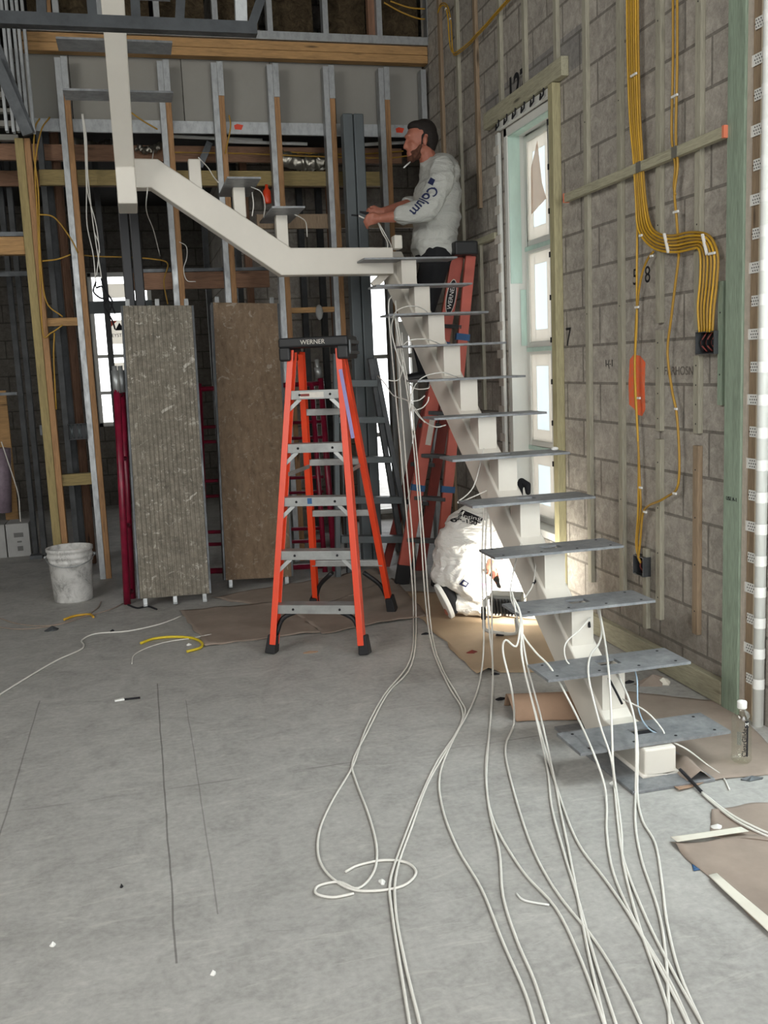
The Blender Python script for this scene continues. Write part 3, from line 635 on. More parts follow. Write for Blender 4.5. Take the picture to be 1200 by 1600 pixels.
for i in range(12):
    y = 3.008+RUN*i; z = 0.130+RISE*i
    hole = (1.695, 1.785, y+0.085, y+0.150)
    tr_ = obj('tread', tread_mesh(TX0, TX1, y, y+0.203, z, hole=hole), M_plate, stair)
    for bx in (TX0+0.05, TX1-0.05, 1.66, 1.83):
        for by in (y+0.03, y+0.173): obj('bolt_hole', MB().tube([(bx, by, z-0.001), (bx, by, z+0.0012)], 0.006, 8), M_ink, tr_) if (i < 4 and not (bx in (1.66, 1.83) and by > y+.1)) else None
    if i > 0:
        a, b = y+0.062, y+0.185
        w_ = 0.006; pm = MB()
        for x0, x1 in ((1.688, 1.688+w_), (1.786-w_, 1.786)): pm.prism([(x0, y_, z_) for y_, z_ in [(a, z-0.012), (b, z-0.012), (b, st_hi(b)-0.004), (a, st_hi(a)-0.004)]], (x1-x0, 0, 0))
        for c_, d_ in ((a, a+w_), (b-w_, b)): pm.prism([(1.688+w_, y_, z_) for y_, z_ in [(c_, z-0.012), (d_, z-0.012), (d_, st_hi(d_)-0.004), (c_, st_hi(c_)-0.004)]], (0.098-2*w_, 0, 0))
        obj('riser_post', pm, M_cream, stair)
        obj('slot_shade', MB().box((1.6945, a+0.0065, z-0.034), (1.7795, b-0.0065, z-0.030)), M_ink, stair)  # black plate painting the shade inside the hollow post
        if 1 <= i < 11:
            obj('gusset', yz_prism([(b+0.001, z-0.05), (b+0.05, st_hi(b+.05)-0.003), (b+0.001, st_hi(b)-0.003)], 1.70, 1.775), M_cream, stair, 0.004)
obj('slot_shade', MB().box((1.697, 3.096, 0.1155), (1.783, 3.154, 0.1175)), M_ink, stair)  # black plate standing for shade in the bottom tread's hole
# stub post for the landing and its weld plates
a = at(616, 367, 6.26); b = at(630, 402, 6.26)
obj('stub_post', MB().box((a.x, 6.26, 2.283), (b.x, 6.345, a.z)), M_cream, stair, 0.008)
obj('joint_plate', MB().bar(at(583, 447, 6.33), at(610, 420, 6.33), 0.05, 0.03, (0, 1, 0)), M_cream, stair, 0.003)
# second flight: beam across to the left
Y2 = 6.20
T1, B1, T2, B2 = at(455, 387, Y2), at(440, 430, Y2), at(246, 248, Y2), at(236, 293, Y2)
poly = [(XA+0.004, Y2, 2.285), (T1.x, Y2, T1.z), (T2.x, Y2, T2.z), (0.02, Y2, T2.z+0.003), (0.02, Y2, B2.z), (B2.x, Y2, B2.z), (B1.x, Y2, B1.z), (XA+0.004, Y2, 2.117)]
obj('cross_beam', MB().prism(poly, (0, 0.127, 0)), M_cream, stair, 0.008)
for (px_, yt, yb, tread) in ((300, 245, 300, None), (369, 276, 340, 1), (436, 322, 392, 1)):
    p = at(px_, yt, Y2+0.03); q = at(px_+6, yb, Y2+0.03); w_ = 0.037
    obj('riser_post', MB().box((p.x+0.012-w_, Y2+0.026, q.z), (p.x+0.012+w_, Y2+0.10, p.z-0.012)), M_cream, stair, 0.006)
    if tread:
        z = at(px_+5, yt, 5.95).z; obj('tread', MB().box((p.x-0.085, 5.95, z-0.011), (p.x+0.115, 6.56, z)), M_plate, stair)
# third flight: climbs back over the room towards the viewer
X3a, X3b = -0.024, 0.088; Yk = 6.05; zk = at(195, 261, Yk).z; zl = at(195, 318, Yk).z; s_ = RISE/RUN; zt = 5.19
pts = [(6.42, zl), (Yk, zl), (Yk, zk), (Yk-(zt-zk)/s_, zt), (Yk-(zt-zk)/s_+0.34, zt), (6.25, zk+0.07), (6.42, zk+0.07)]
obj('upper_beam', yz_prism(pts, X3a, X3b), M_cream, stair, 0.007)
for k in range(8):
    yn = 5.97-RUN*k; z = at(185, 140, 5.97).z+RISE*k
    obj('tread', MB().box((-0.275, yn, z-0.011), (0.335, yn+0.203, z)), M_plate, stair)
    sh = zk+(Yk-(yn+0.1))*s_+0.24
    if z-0.012 > sh: obj('riser_post', MB().box((-0.015, yn+0.06, sh-0.08), (0.08, yn+0.15, z-0.011)), M_cream, stair, 0.005)
# double steel columns standing by the stud wall
def column(name, label, pl, pr_, y, Y, zt_, mat, lean=0.0):
    a, b = at(pl, y, Y).x, at(pr_, y, Y).x; m = (a+b)/2
    t = thing(name, label, 'column', (m, Y+0.05, 0))
    for x0, x1 in ((a, m-0.002), (m+0.002, b)): obj('tube', MB().box((x0, Y, 0.012), (x1, Y+0.10, zt_)), mat, t, 0.008)
    obj('base', MB().box((a-0.05, Y-0.04, 0), (b+0.05, Y+0.14, 0.012)), mat, t, 0.002); return t
M_col_dark = plain('dark_primer', '#1c1d1f', 0.42, 0.3, 0.25, 3, 0, 0.5)
column('steel_column', 'dark double steel column under the tall cream beam, behind the grey plank', 190, 222, 400, 7.25, at(195, 300, 7.25).z, M_col_dark)
column('steel_column', 'tall grey double steel column left of the standing worker', 545, 577, 383, 7.25, at(555, 177, 7.25).z, M_grey_tube)

# ------------------------------------------------------------------ orange stepladder
class Loc:
    """plan frame of a ladder: u across, v from front to back"""
    def __init__(s, o, u): s.o = Vector((*o, 0)); s.u = Vector((*u, 0)).normalized(); s.v = Vector((-s.u.y, s.u.x, 0))
    def __call__(s, a, b, z): return s.o+s.u*a+s.v*b+Vector((0, 0, z))
    def box(s, mb, a0, a1, b0, b1, z0_, z1_, P=None):
        vs = [s(a, b, z) for z in (z0_, z1_) for a, b in ((a0, b0), (a1, b0), (a1, b1), (a0, b1))]
        return mb.add(vs, [(3, 2, 1, 0), (4, 5, 6, 7), (0, 1, 5, 4), (1, 2, 6, 5), (2, 3, 7, 6), (3, 0, 4, 7)])
L = Loc((0.84, 5.00), (0.909, -0.417))
lad = thing('stepladder', 'bright orange fibreglass stepladder with a black cap standing mid-room', 'ladder', L(0, 0.45, 0))
ZC = 1.60; FB, FT, RB, RT = 0.262, 0.150, 0.255, 0.135; VT, VR0, VR1 = 0.30, 0.90, 0.42
hw = lambda z: FB+(FT-FB)*z/ZC
fv = lambda z: VT*z/ZC
rw = lambda z: RB+(RT-RB)*z/ZC
rv = lambda z: VR0+(VR1-VR0)*z/ZC
for s in (-1, 1):
    web, f_, t_ = 0.072, 0.034, 0.006
    # C section: web on the outside, flanges pointing inward
    P = [(-web/2, 0), (web/2, 0), (web/2, f_), (web/2-t_, f_), (web/2-t_, t_), (-web/2+t_, t_), (-web/2+t_, f_), (-web/2, f_)]
    inward = -L.u*s
    r_ = obj('front_rail', MB().sweep(P, L(s*FB, 0, 0.05), L(s*FT, VT, ZC+0.03), inward), M_orange, lad, 0.002)
    for k in range(5):
        z = 0.26+0.287*k; c = L(s*(hw(z)-0.012), fv(z)-0.036, z-0.02)
        for dz in (-0.012, 0.012): obj('rivet', MB().ball(c+Vector((0, 0, dz)), 0.005, 8, 5), M_ink, r_)
    web = 0.055; P = [(-web/2, 0), (web/2, 0), (web/2, f_), (web/2-t_, f_), (web/2-t_, t_), (-web/2+t_, t_), (-web/2+t_, f_), (-web/2, f_)]
    obj('rear_rail', MB().sweep(P, L(s*RB, VR0, 0.05), L(s*RT, VR1, ZC+0.02), inward), M_orange, lad, 0.002)
    for (w_, v_) in ((FB, 0), (RB, VR0)):
        c = L(s*w_, v_, 0); q = L(s*(w_-0.012), v_+(0.018 if v_ == 0 else -0.02), 0.10)
        obj('foot', MB().bar(c, q, 0.088, 0.058, L.u, 0.078, 0.046), M_rubber, lad, 0.006)
    for z, v_, ww in ((0.26, fv, hw), (0.30, rv, rw)):
        obj('corner_brace', MB().tube(spline([L(s*(ww(0.1)-0.02), v_(0.1), 0.10), L(s*(ww(.2)-0.05), v_(.18), 0.185), L(s*0.10, v_(z), z-0.03)], 4), 0.014, 8), M_black, lad)
obj('label_strip', MB().bar(L(FB-0.050, fv(1.15)-0.041, 1.15), L(FT+0.012-0.016, fv(1.5)-0.041, 1.52), 0.02, 0.001, L.v), plain('lilac_label', '#8c86b8', 0.6), lad)
obj('label_strip', MB().bar(L(hw(.72)-0.017, fv(.72)-0.0375, .72), L(hw(1.0)-0.017, fv(1.0)-0.0375, 1.0), 0.018, 0.001, L.v), plain('yellow_label', '#d8b04a', 0.6), lad)
for k in range(5):
    z = 0.26+0.287*k; w_ = hw(z)-0.008; v_ = fv(z); mb = MB()
    L.box(mb, -w_, w_, v_-0.040, v_-0.036, z-0.042, z+0.006); L.box(mb, -w_, w_, v_-0.036, v_+0.05, z+0.001, z+0.006); L.box(mb, -w_, w_, v_+0.046, v_+0.05, z-0.03, z+0.001)
    sp_ = obj('step', mb, M_alu, lad, 0.001)
    for a in (-0.55, 0.55):
        p = L(a*w_, v_-0.0405, z-0.018); obj('rivet', MB().ball(p, 0.007, 8, 5), M_ink, sp_)
    for s in (-1, 1):
        if k: obj('step_brace', MB().bar(L(s*(w_-0.07), v_-0.03, z-0.04), L(s*(hw(z-0.1)-0.014), fv(z-.1)-0.03, z-0.105), 0.020, 0.004, L.v), M_alu, sp_)
    if k == 4: obj('warning_label', L.box(MB(), -0.085, 0.05, v_-0.0412, v_-0.0405, z-0.034, z-0.004), M_label, sp_); obj('warning_mark', L.box(MB(), -0.08, -0.03, v_-0.0418, v_-0.0413, z-0.026, z-0.012), M_dredfib, sp_)
    if k == 2: obj('blue_tape', L.box(MB(), -0.045, -0.02, v_-0.0412, v_-0.0402, z-0.03, z+0.002), M_tape_blue, sp_)
for z in (0.33, 0.66, 0.98, 1.28):
    w_ = rw(z)-0.006; obj('rear_rung', L.box(MB(), -w_, w_, rv(z)-0.012, rv(z)+0.024, z-0.018, z+0.02), M_alu, lad, 0.003)
for s in (-1, 1):
    obj('spreader', MB().bar(L(s*(hw(.95)-0.03), fv(.95)+0.02, 0.96), L(s*(rw(.95)-0.03), rv(.95)-0.02, 0.96), 0.022, 0.006, L.u), M_alu, lad)
cp = obj('cap', L.box(L.box(L.box(MB(), -0.195, 0.195, 0.235, 0.485, 1.645, 1.70), -0.195, -0.13, 0.235, 0.485, 1.575, 1.65), 0.13, 0.195, 0.235, 0.485, 1.575, 1.65), M_black, lad, 0.012, 3)
text_mesh('WERNER', 0.034, M_label, 'cap_lettering', lad, L(0.0, 0.2335, 1.672), L.u, (0, 0, 1))
obj('end_bracket', L.box(L.box(L.box(MB(), 0.197, 0.207, 0.245, 0.475, 1.655, 1.675), 0.197, 0.207, 0.245, 0.475, 1.60, 1.617), 0.197, 0.207, 0.245, 0.27, 1.60, 1.675), M_galv_dark, lad, 0.002)

# ------------------------------------------------------------------ ladders behind the stair
def rail_bar(p, q, w_, d_): return MB().bar(p, q, w_, d_, (0, 1, 0))
A0, A1 = Vector((1.70, 6.42, 0)), at(715, 398, 6.40)
Bq0, Bq1 = Vector((1.915, 6.24, 0)), at(735, 400, 6.30)
rl = thing('stepladder', 'faded red fibreglass stepladder with blue tape bands, behind the stair by the wall', 'ladder', (1.85, 6.35, 0))
for (p, q) in ((A0, A1), (Bq0, Bq1)):
    r_ = obj('rail', rail_bar(p+(q-p)*0.055, q, 0.088 if p is A0 else 0.070, 0.030), M_redfib, rl, 0.003)
    obj('foot', rail_bar(p, p+(q-p)*0.06, 0.10, 0.05), M_rubber, rl, 0.006)
    for f in (0.30, 0.735) if p is A0 else (0.30, 0.76):
        c = p.lerp(q, f); d = (q-p).normalized()*0.022; obj('blue_tape', rail_bar(c-d, c+d, 0.096, 0.034), M_tape_blue, r_)
    if p is A0:
        c = p.lerp(q, 0.70); d = (q-p).normalized()*0.05; obj('label', rail_bar(c-d+Vector((.02, -.0165, 0)), c+d+Vector((.02, -.0165, 0)), 0.045, 0.001), M_label, r_)
        c = p.lerp(q, 0.47); d = (q-p).normalized()*0.09; obj('label', rail_bar(c-d+Vector((.015, -.0165, 0)), c+d+Vector((.015, -.0165, 0)), 0.04, 0.001), M_label, r_)
        c = p.lerp(q, 0.875); d = (q-p).normalized(); x_ = d.cross(Vector((0, 1, 0))).normalized()
        ell = [c+d*(0.115*cos(t))+x_*(0.030*sin(t))+Vector((0, -.017, 0)) for t in [2*pi*k/28 for k in range(28)]]
        obj('badge', MB().prism(ell, (0, -0.001, 0)), M_ink, r_)
        ell2 = [c+d*(0.122*cos(t))+x_*(0.036*sin(t))+Vector((0, -.0162, 0)) for t in [2*pi*k/28 for k in range(28)]]
        obj('badge_rim', MB().prism(ell2, (0, -0.0004, 0)), M_label, r_)
        text_mesh('WERNER', 0.042, M_white, 'badge_lettering', r_, c+Vector((0, -.0185, 0)), d, Vector((-d.z, 0, d.x)))
for f in (0.14, 0.27, 0.40, 0.53, 0.66, 0.79):
    obj('step', MB().bar(A0.lerp(A1, f)+Vector((0, .0, 0)), Bq0.lerp(Bq1, f), 0.07, 0.025, (0, 0, 1)), M_galv_dark, rl, 0.002)
obj('cap', MB().box((A1.x-0.075, 6.22, A1.z-0.02), (Bq1.x+0.03, 6.47, A1.z+0.07)), M_black, rl, 0.012)
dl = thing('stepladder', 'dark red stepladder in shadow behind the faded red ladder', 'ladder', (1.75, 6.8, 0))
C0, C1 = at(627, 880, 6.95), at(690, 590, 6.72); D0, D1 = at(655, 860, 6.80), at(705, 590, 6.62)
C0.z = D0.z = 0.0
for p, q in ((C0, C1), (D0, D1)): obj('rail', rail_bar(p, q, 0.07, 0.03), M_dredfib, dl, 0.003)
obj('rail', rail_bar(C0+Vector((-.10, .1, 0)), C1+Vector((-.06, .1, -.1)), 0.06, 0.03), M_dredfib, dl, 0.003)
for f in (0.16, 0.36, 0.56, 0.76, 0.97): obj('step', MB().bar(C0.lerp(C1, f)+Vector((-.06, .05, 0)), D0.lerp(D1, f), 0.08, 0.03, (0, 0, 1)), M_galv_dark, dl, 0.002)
STEP_TOP = D0.lerp(D1, 0.97)
gl = thing('stepladder', 'weathered grey stepladder standing behind the orange one', 'ladder', at(575, 880, 6.85))
Yg = 6.85
for (p, q) in (((527, 880), (524, 545)), ((545, 880), (537, 545)), ((648, 880), (584, 560)), ((632, 868), (578, 560))):
    a, b = at(*p, Yg+(0.1 if p[0] in (545, 632) else 0)), at(*q, Yg); a.z = 0.0
    obj('rail', rail_bar(a, b, 0.036, 0.05), M_grey_tube if p[0] < 600 else M_galv_dark, gl, 0.003)
for y, x0, x1, w_ in ((599, 530, 588, 0.05), (656, 528, 600, 0.045), (718, 530, 612, 0.045), (781, 532, 626, 0.05), (842, 532, 638, 0.05)):
    a, b = at(x0, y, Yg), at(x1, y, Yg); obj('step', MB().bar(a, b, 0.09, w_, (0, 0, 1)), M_grey_tube, gl, 0.003)
obj('cap', MB().box((at(524, 545, Yg).x-.02, Yg-.08, at(550, 552, Yg).z), (at(556, 545, Yg).x, Yg+.10, at(550, 536, Yg).z)), M_black, gl, 0.008)
one('panel', MB().box((at(622, 600, 7.2).x, 7.2, 0.0), (at(641, 600, 7.2).x, 7.23, at(630, 502, 7.2).z)), M_white_paint, 'narrow white board standing behind the upper left of the stair beam', 'panel', bevel=0.004)

# ------------------------------------------------------------------ scaffold planks and frames
def make_plank(label, pb, pt, w_, mat, ribs, nh, side, hookmat):
    pb, pt = Vector(pb), Vector(pt); d = (pt-pb).normalized(); u = d.cross(Vector((0, -1, 0))).normalized(); n = u.cross(d)
    if n.y > 0: n = -n
    t = thing('scaffold_plank', label, 'scaffold plank', (pb.x, pb.y, 0))
    mb = MB().bar(pb, pt, w_, 0.022, n)
    if ribs:
        for k in range(ribs):
            o_ = u*((k+0.5)/ribs-0.5)*(w_-0.03)+n*0.0115; mb.bar(pb+o_+d*0.004, pt+o_-d*0.004, (w_-0.03)/ribs*0.62, 0.006, n)
    obj('deck', mb, mat, t, 0.0015)
    for s in (-1, 1):
        o_ = u*s*(w_/2+0.008)-n*0.028; obj('side_rail', MB().bar(pb+o_, pt+o_, 0.016, 0.08, n), side, t, 0.003)
    for k in range(nh):
        f = (k/(nh-1)-0.5)*0.86; o_ = u*f*w_
        q = pb+o_-n*0.03; obj('hook', MB().bar(q+d*0.03, q-d*0.052, 0.030, 0.06, n).bar(q-d*0.05-n*0.02, q-d*0.05+n*0.035, 0.030, 0.012, d), hookmat, t, 0.004)
        q = pt+o_-n*0.03; obj('hook', MB().bar(q-d*0.03, q+d*0.052, 0.030, 0.05, n), hookmat, t, 0.004)
    return t
Y0p, Y1p = 6.48, 6.86
pb = (at(215, 935, Y0p)+at(331, 930, Y0p))/2; pt = (at(190, 478, Y1p)+at(301, 478, Y1p))/2
d_ = (pt-pb).normalized(); pb = pb+d_*max(0, (0.058-pb.z)/d_.z)
make_plank('grey ribbed scaffold plank splashed with plaster, leaning left of the brown one', pb, pt, 0.455, M_plank_grey, 15, 3, M_galv_dark, M_galv)
Y0p, Y1p = 6.78, 7.28
pb = (at(352, 915, Y0p)+at(457, 908, Y0p))/2; pt = (at(328, 474, Y1p)+at(437, 474, Y1p))/2
d_ = (pt-pb).normalized(); pb = pb+d_*((0.058-pb.z)/d_.z)
make_plank('smooth brown plywood scaffold plank leaning left of the orange stepladder', pb, pt, 0.47, M_plank_brown, 0, 2, M_galv_dark, M_galv)
sf = thing('scaffolding', 'maroon scaffold frame seen edge-on left of the grey plank', 'scaffold frame', fl(200, 945))
b0 = fl(199, 944); tp = at(182, 600, 6.72)
obj('upright', MB().tube([b0, tp], 0.024, 12), M_maroon, sf)
b1 = b0+Vector((0.035, 0.16, 0)); t1_ = tp+Vector((0.035, 0.13, 0))
obj('upright', MB().tube([b1, t1_], 0.022, 12), M_maroon, sf)
for f in (0.04, 0.35, 0.66, 0.95): obj('rung', MB().tube([b0.lerp(tp, f), b1.lerp(t1_, f)], 0.014, 8), M_maroon, sf)
for q in (tp, t1_): obj('coupling_pin', MB().tube([q+Vector((0, 0, -.06)), q+Vector((-0.003, 0, .09))], 0.027, 10).tube([q, q+Vector((-0.005, 0, .12))], 0.017, 10), M_galv, sf)
sr = thing('scaffolding', 'maroon scaffold end frame with rungs behind the orange stepladder', 'scaffold frame', at(420, 890, 7.0))
Ys = 7.0
def zz(x, y): return at(x, y, Ys+0.04+0.36*(905-y)/305)
for (p, q, r) in (((524, 896), (501, 592), 0.024), ((508, 893), (487, 600), 0.02), ((322, 905), (311, 600), 0.022)):
    a, b = zz(*p), zz(*q); a.z = 0.0; obj('upright', MB().tube([a, b], r, 12), M_maroon, sr)
for y0_, y1_, r in ((608, 599, 0.019), (668, 658, 0.013), (691, 683, 0.013), (752, 745, 0.013), (776, 768, 0.012), (832, 825, 0.014), (851, 845, 0.014), (893, 884, 0.022)):
    obj('rung', MB().tube([zz(313, y0_), zz(505, y1_)], r, 8), M_maroon, sr)
q = zz(499, 590); obj('coupling_pin', MB().tube([q, q+Vector((-0.01, 0, .08))], 0.028, 10).tube([q, q+Vector((-0.015, 0, .14))], 0.017, 10), M_alu, sr)

# ------------------------------------------------------------------ right wall: furring strips, head board, door jamb
FX = 2.366       # face of the furring strips
def strip(px_, py_, yt, yb, label, w_=0.042, mat=None, X=FX, group='furring strips on the block wall', zt=None):
    """vertical strip whose left edge passes the pixel; yt / yb give its ends in the picture"""
    p = wx(px_, py_, X); z1_ = 5.19 if yt is None else wx(px_, yt, X).z; z0_ = wx(px_, yb, X).z if yb is not None else 0.115
    z1_ = zt or z1_
    mb = MB().box((X, p.y-w_, max(z0_, 0.112)), (2.3895, p.y, z1_))
    o = one('furring_strip', mb, mat or M_treat, label, 'furring strip', group, bevel=0.0015)
    return o, p.y, max(z0_, 0.112), z1_
def nails(o, y, z0_, z1_, X=FX, w_=0.042, n=5):
    for k in range(n):
        z = z0_+(z1_-z0_)*(k+0.5)/n; obj('nail', MB().tube([(X-0.0006, y-w_*0.5, z), (X+0.001, y-w_*0.5, z)], 0.004, 7), M_ink, o)
strip(684, 60, None, None, 'brownish furring strip in the back corner behind the worker\'s head', 0.05, M_treat_brown)
strip(711, 60, None, 640, 'furring strip second from the back corner, with a yellow cable crossing it')
strip(739, 60, None, 330, 'brownish furring strip third from the back corner, above the worker\'s shoulder', mat=M_treat_brown)
strip(777, 60, None, 176, 'furring strip meeting the left part of the board over the window', zt=None)
strip(815, 60, None, 148, 'furring strip meeting the middle of the board over the window')
strip(864, 60, None, 112, 'furring strip meeting the right end of the board over the window', mat=M_treat)
o = strip(912, 300, None, 905, 'brownish furring strip, first to the right of the tall window'); nails(*o)
o = strip(965, 500, None, 922, 'furring strip second to the right of the tall window'); nails(*o)
for a, b, l in ((None, 505, 'upper piece of the broken furring strip right of the yellow cable bundle'), (516, 673, 'middle piece of the broken furring strip right of the orange paint patch'), (686, 966, 'lower piece of the broken furring strip crossed by a bent yellow cable')):
    o = strip(1024, 500, a, b, l); nails(*o, n=4)
for a, b, l, m_ in ((None, 517, 'upper furring strip left of the green post, with pencil writing', M_treat), (556, 677, 'short furring strip under the large junction box', M_treat), (696, 990, 'lower brownish furring strip left of the green post', M_treat_brown)):
    o = strip(1083, 600, a, b, l, mat=m_); nails(*o, n=4)
o = strip(1004, 920, 856, 980, 'short furring strip beside the lower junction box, just above the bottom plate', 0.036)
o = strip(1121, 540, 440, 633, 'short green furring piece close to the left of the green post', 0.034, M_green)
nails(*o, w_=0.034, n=2)
o = strip(748, 450, 381, 640, 'furring strip below the short ledge left of the tall window', mat=M_treat)
a, b = wx(737, 378, 2.35), wx(772, 364, 2.35)
one('ledge_strip', MB().box((2.35, b.y, a.z-0.035), (2.389, a.y, a.z+0.005)), M_treaty, 'short level strip just left of the tall window bead', 'furring strip', bevel=0.002)
one('window_head_board', MB().box((2.345, 5.055, 3.035), (2.389, 6.27, 3.135)), M_treaty, 'treated board fixed over the head of the tall window', 'board', bevel=0.003)
one('window_side_board', MB().box((2.340, 5.165, 0.112), (2.389, 5.228, 3.03)), wood('side_board_v', '#aaa37f', 'z', 0.3), 'treated upright board down the right side of the tall window', 'board', bevel=0.003)
for k in range(9):
    z = 0.9+k*0.24; one('clip', MB().box((2.334, 5.222, z), (2.345, 5.2335, z+0.03)), M_ink, 'small black clip on the edge of the board right of the tall window', 'clip', 'black clips beside the window')
a, b = wx(880, 305, 2.335), wx(1131, 212, 2.335)
hs = one('level_strip', MB().box((2.335, b.y, (a.z+b.z)/2-0.022), (2.3655, a.y, (a.z+b.z)/2+0.022)), M_treaty, 'long level treated strip crossing the upright furring strips with orange painted ends', 'furring strip', bevel=0.002)
zc = (a.z+b.z)/2
for y in (a.y-0.012, b.y-0.002): obj('orange_end', MB().box((2.3335, y, zc-0.024), (2.3668, y+0.014, zc+0.024)), plain('salmon_paint', '#e08060', 0.8), hs)
for px_ in (997, 1053):
    y = wx(px_, 260, 2.333).y; obj('plate', MB().box((2.3325, y-0.022, zc-0.023), (2.3348, y+0.022, zc+0.023)), plain('grey_metal_plate', '#77756c', 0.6, 0.3), hs)
# green treated post and the door side
gp = one('green_post', MB().box((2.352, 3.425, 0.0), (2.3895, 3.540, 5.19)), M_green, 'green treated timber upright at the right, beside the white tube', 'post', bevel=0.003)
text_mesh('USE A-1', 0.022, M_ink, 'stamp', gp, (2.3512, 3.48, 0.92), (0, -1, 0), (0, 0, 1))
db = thing('door_jamb', 'brown and beige jamb strips of the doorway at the right edge', 'jamb', (2.38, 3.37, 0))
obj('beige_edge', MB().box((2.362, 3.402, 0), (2.3895, 3.424, 5.19)), plain('beige_mortar', '#b5ab9d', 0.9, 0, 0.1, 30, 0.3), db)
obj('brown_strip', MB().box((2.372, 3.350, 0), (2.3895, 3.401, 5.19)), M_treat_brown, db)
obj('beige_strip', MB().box((2.368, 3.328, 0), (2.3895, 3.349, 5.19)), plain('beige_vinyl', '#c8bda8', 0.6), db)
tb = thing('bead_tube', 'smooth white upright tube with perforated straps beside the green post', 'tube', (2.3655, 3.30, 0))
obj('tube', MB().tube([(2.3655, 3.300, 0), (2.3655, 3.300, 5.19)], 0.022, 16), M_white_paint, tb)
for k in range(30):
    z = 0.16+k*0.128; w_ = 0.105 if k % 2 else 0.085; mb = MB()
    mb.tube([(2.3655, 3.300, z), (2.3655, 3.300, z+0.042)], 0.0235, 16, False).box((2.3655, 3.322, z), (2.3675, 3.300+w_, z+0.042))
    st_ = obj('strap', mb, M_white, tb)
    hb = MB()
    for i in range(5):
        for j in range(3): hb.tube([(2.3650, 3.322+i*0.014+0.006*(j % 2), z+0.009+j*0.012), (2.3656, 3.322+i*0.014+0.006*(j % 2), z+0.009+j*0.012)], 0.0032, 6)
    obj('perforation', hb, M_ink, st_)
d1 = thing('door_1', None, None, (2.43, 2.8, 0)); d1['kind'] = 'structure'
mb = MB().box((2.40, 3.13, 0.02), (2.45, 3.262, 3.28)).box((2.40, 2.32, 0.02), (2.45, 2.44, 3.28)).box((2.40, 2.44, 0.02), (2.45, 3.13, 0.25)).box((2.40, 2.44, 3.1), (2.45, 3.13, 3.28)).box((2.40, 2.44, 1.6), (2.45, 3.13, 1.7))
obj('frame', mb, M_white_paint, d1, 0.004); obj('pane', MB().box((2.42, 2.44, 0.25), (2.424, 3.13, 1.6)).box((2.42, 2.44, 1.7), (2.424, 3.13, 3.1)), M_film, d1)
obj('teal_tape', MB().box((2.3985, 3.14, 0.9), (2.3995, 3.22, 1.45)), M_teal, d1)
obj('sill', MB().box((2.391, 2.31, 0.0), (2.58, 3.265, 0.02)), M_white_paint, d1, 0.003)
# paint and pencil marks on the blocks
pt_ = MB().prism([wx(x, y, 2.3882) for x, y in ((984, 562), (990, 554), (1000, 556), (1008, 566), (1007, 605), (1008, 640), (1003, 650), (996, 648), (990, 638), (983, 632), (982, 600))], (0.0012, 0, 0))
M_spray, t_ = newmat('orange_spray_paint', 0.9); t_.color(t_.ramp(t_.noise(t_.pos(), 18, 5, 0.8), [(0.3, lin('#d8805f')), (0.55, lin('#ef6c40'))]))
one('spray_patch', pt_, M_spray, 'bright orange spray paint patch on the block wall behind the cables', 'paint mark')
def scrawl(body, size, x, y, mat, label, bold=0.0):
    p = wx(x, y, 2.3885); o = text_mesh(body, size, mat, 'writing', None, p, (0, -1, 0), (0, 0, 1), 0.0004, bold=bold); return props(o, label, 'writing')
scrawl('5  8', 0.11, 1002, 432, M_ink, 'black marker digits 5 and 8 on a block right of the window')
scrawl('7', 0.15, 888, 528, M_ink, 'black marker digit 7 just right of the window side board')
scrawl('I-(-1', 0.05, 952, 568, M_ink, 'small black pencil mark left of the orange paint patch')
scrawl('FARHOSN', 0.055, 1060, 580, plain('pencil', '#6b655e', 0.9), 'faint pencil lettering on a block below the large junction box')
scrawl('1 127', 0.20, 800, 141, M_ink, 'smudged black spray lettering on the lintel over the window', 0.006)
# junction boxes
def jbox(x0, x1, y0_, y1_, label, n):
    a, b = wx(x0, y0_, 2.35), wx(x1, y1_, 2.35)
    t = thing('junction_box', label, 'junction box', (2.37, (a.y+b.y)/2, b.z)); mb = MB(); w_ = 0.004
    mb.box((2.345, b.y, b.z), (2.389, b.y+w_, a.z)).box((2.345, a.y-w_, b.z), (2.389, a.y, a.z)).box((2.345, b.y+w_, b.z), (2.389, a.y-w_, b.z+w_)).box((2.345, b.y+w_, a.z-w_), (2.389, a.y-w_, a.z)).box((2.385, b.y+w_, b.z+w_), (2.389, a.y-w_, a.z-w_))
    obj('case', mb, M_galv_dark, t); obj('inside', MB().box((2.380, b.y+w_, b.z+w_), (2.3845, a.y-w_, a.z-w_)), M_ink, t)
    for k in range(n):
        y = b.y+(a.y-b.y)*(k+1)/(n+1); obj('wire', MB().tube(spline([(2.376, y, a.z-.004), (2.356, y+0.012*(-1)**k, (a.z+b.z)/2), (2.372, y-0.008, b.z+0.012)], 5), 0.004, 6), (M_dredfib, M_ink)[k % 2], t)
jbox(1088, 1117, 519, 553, 'large metal junction box full of dark wires under the yellow cable bundle', 6)
jbox(990, 1006, 866, 902, 'small open junction box low on the block wall beside a short strip', 2)

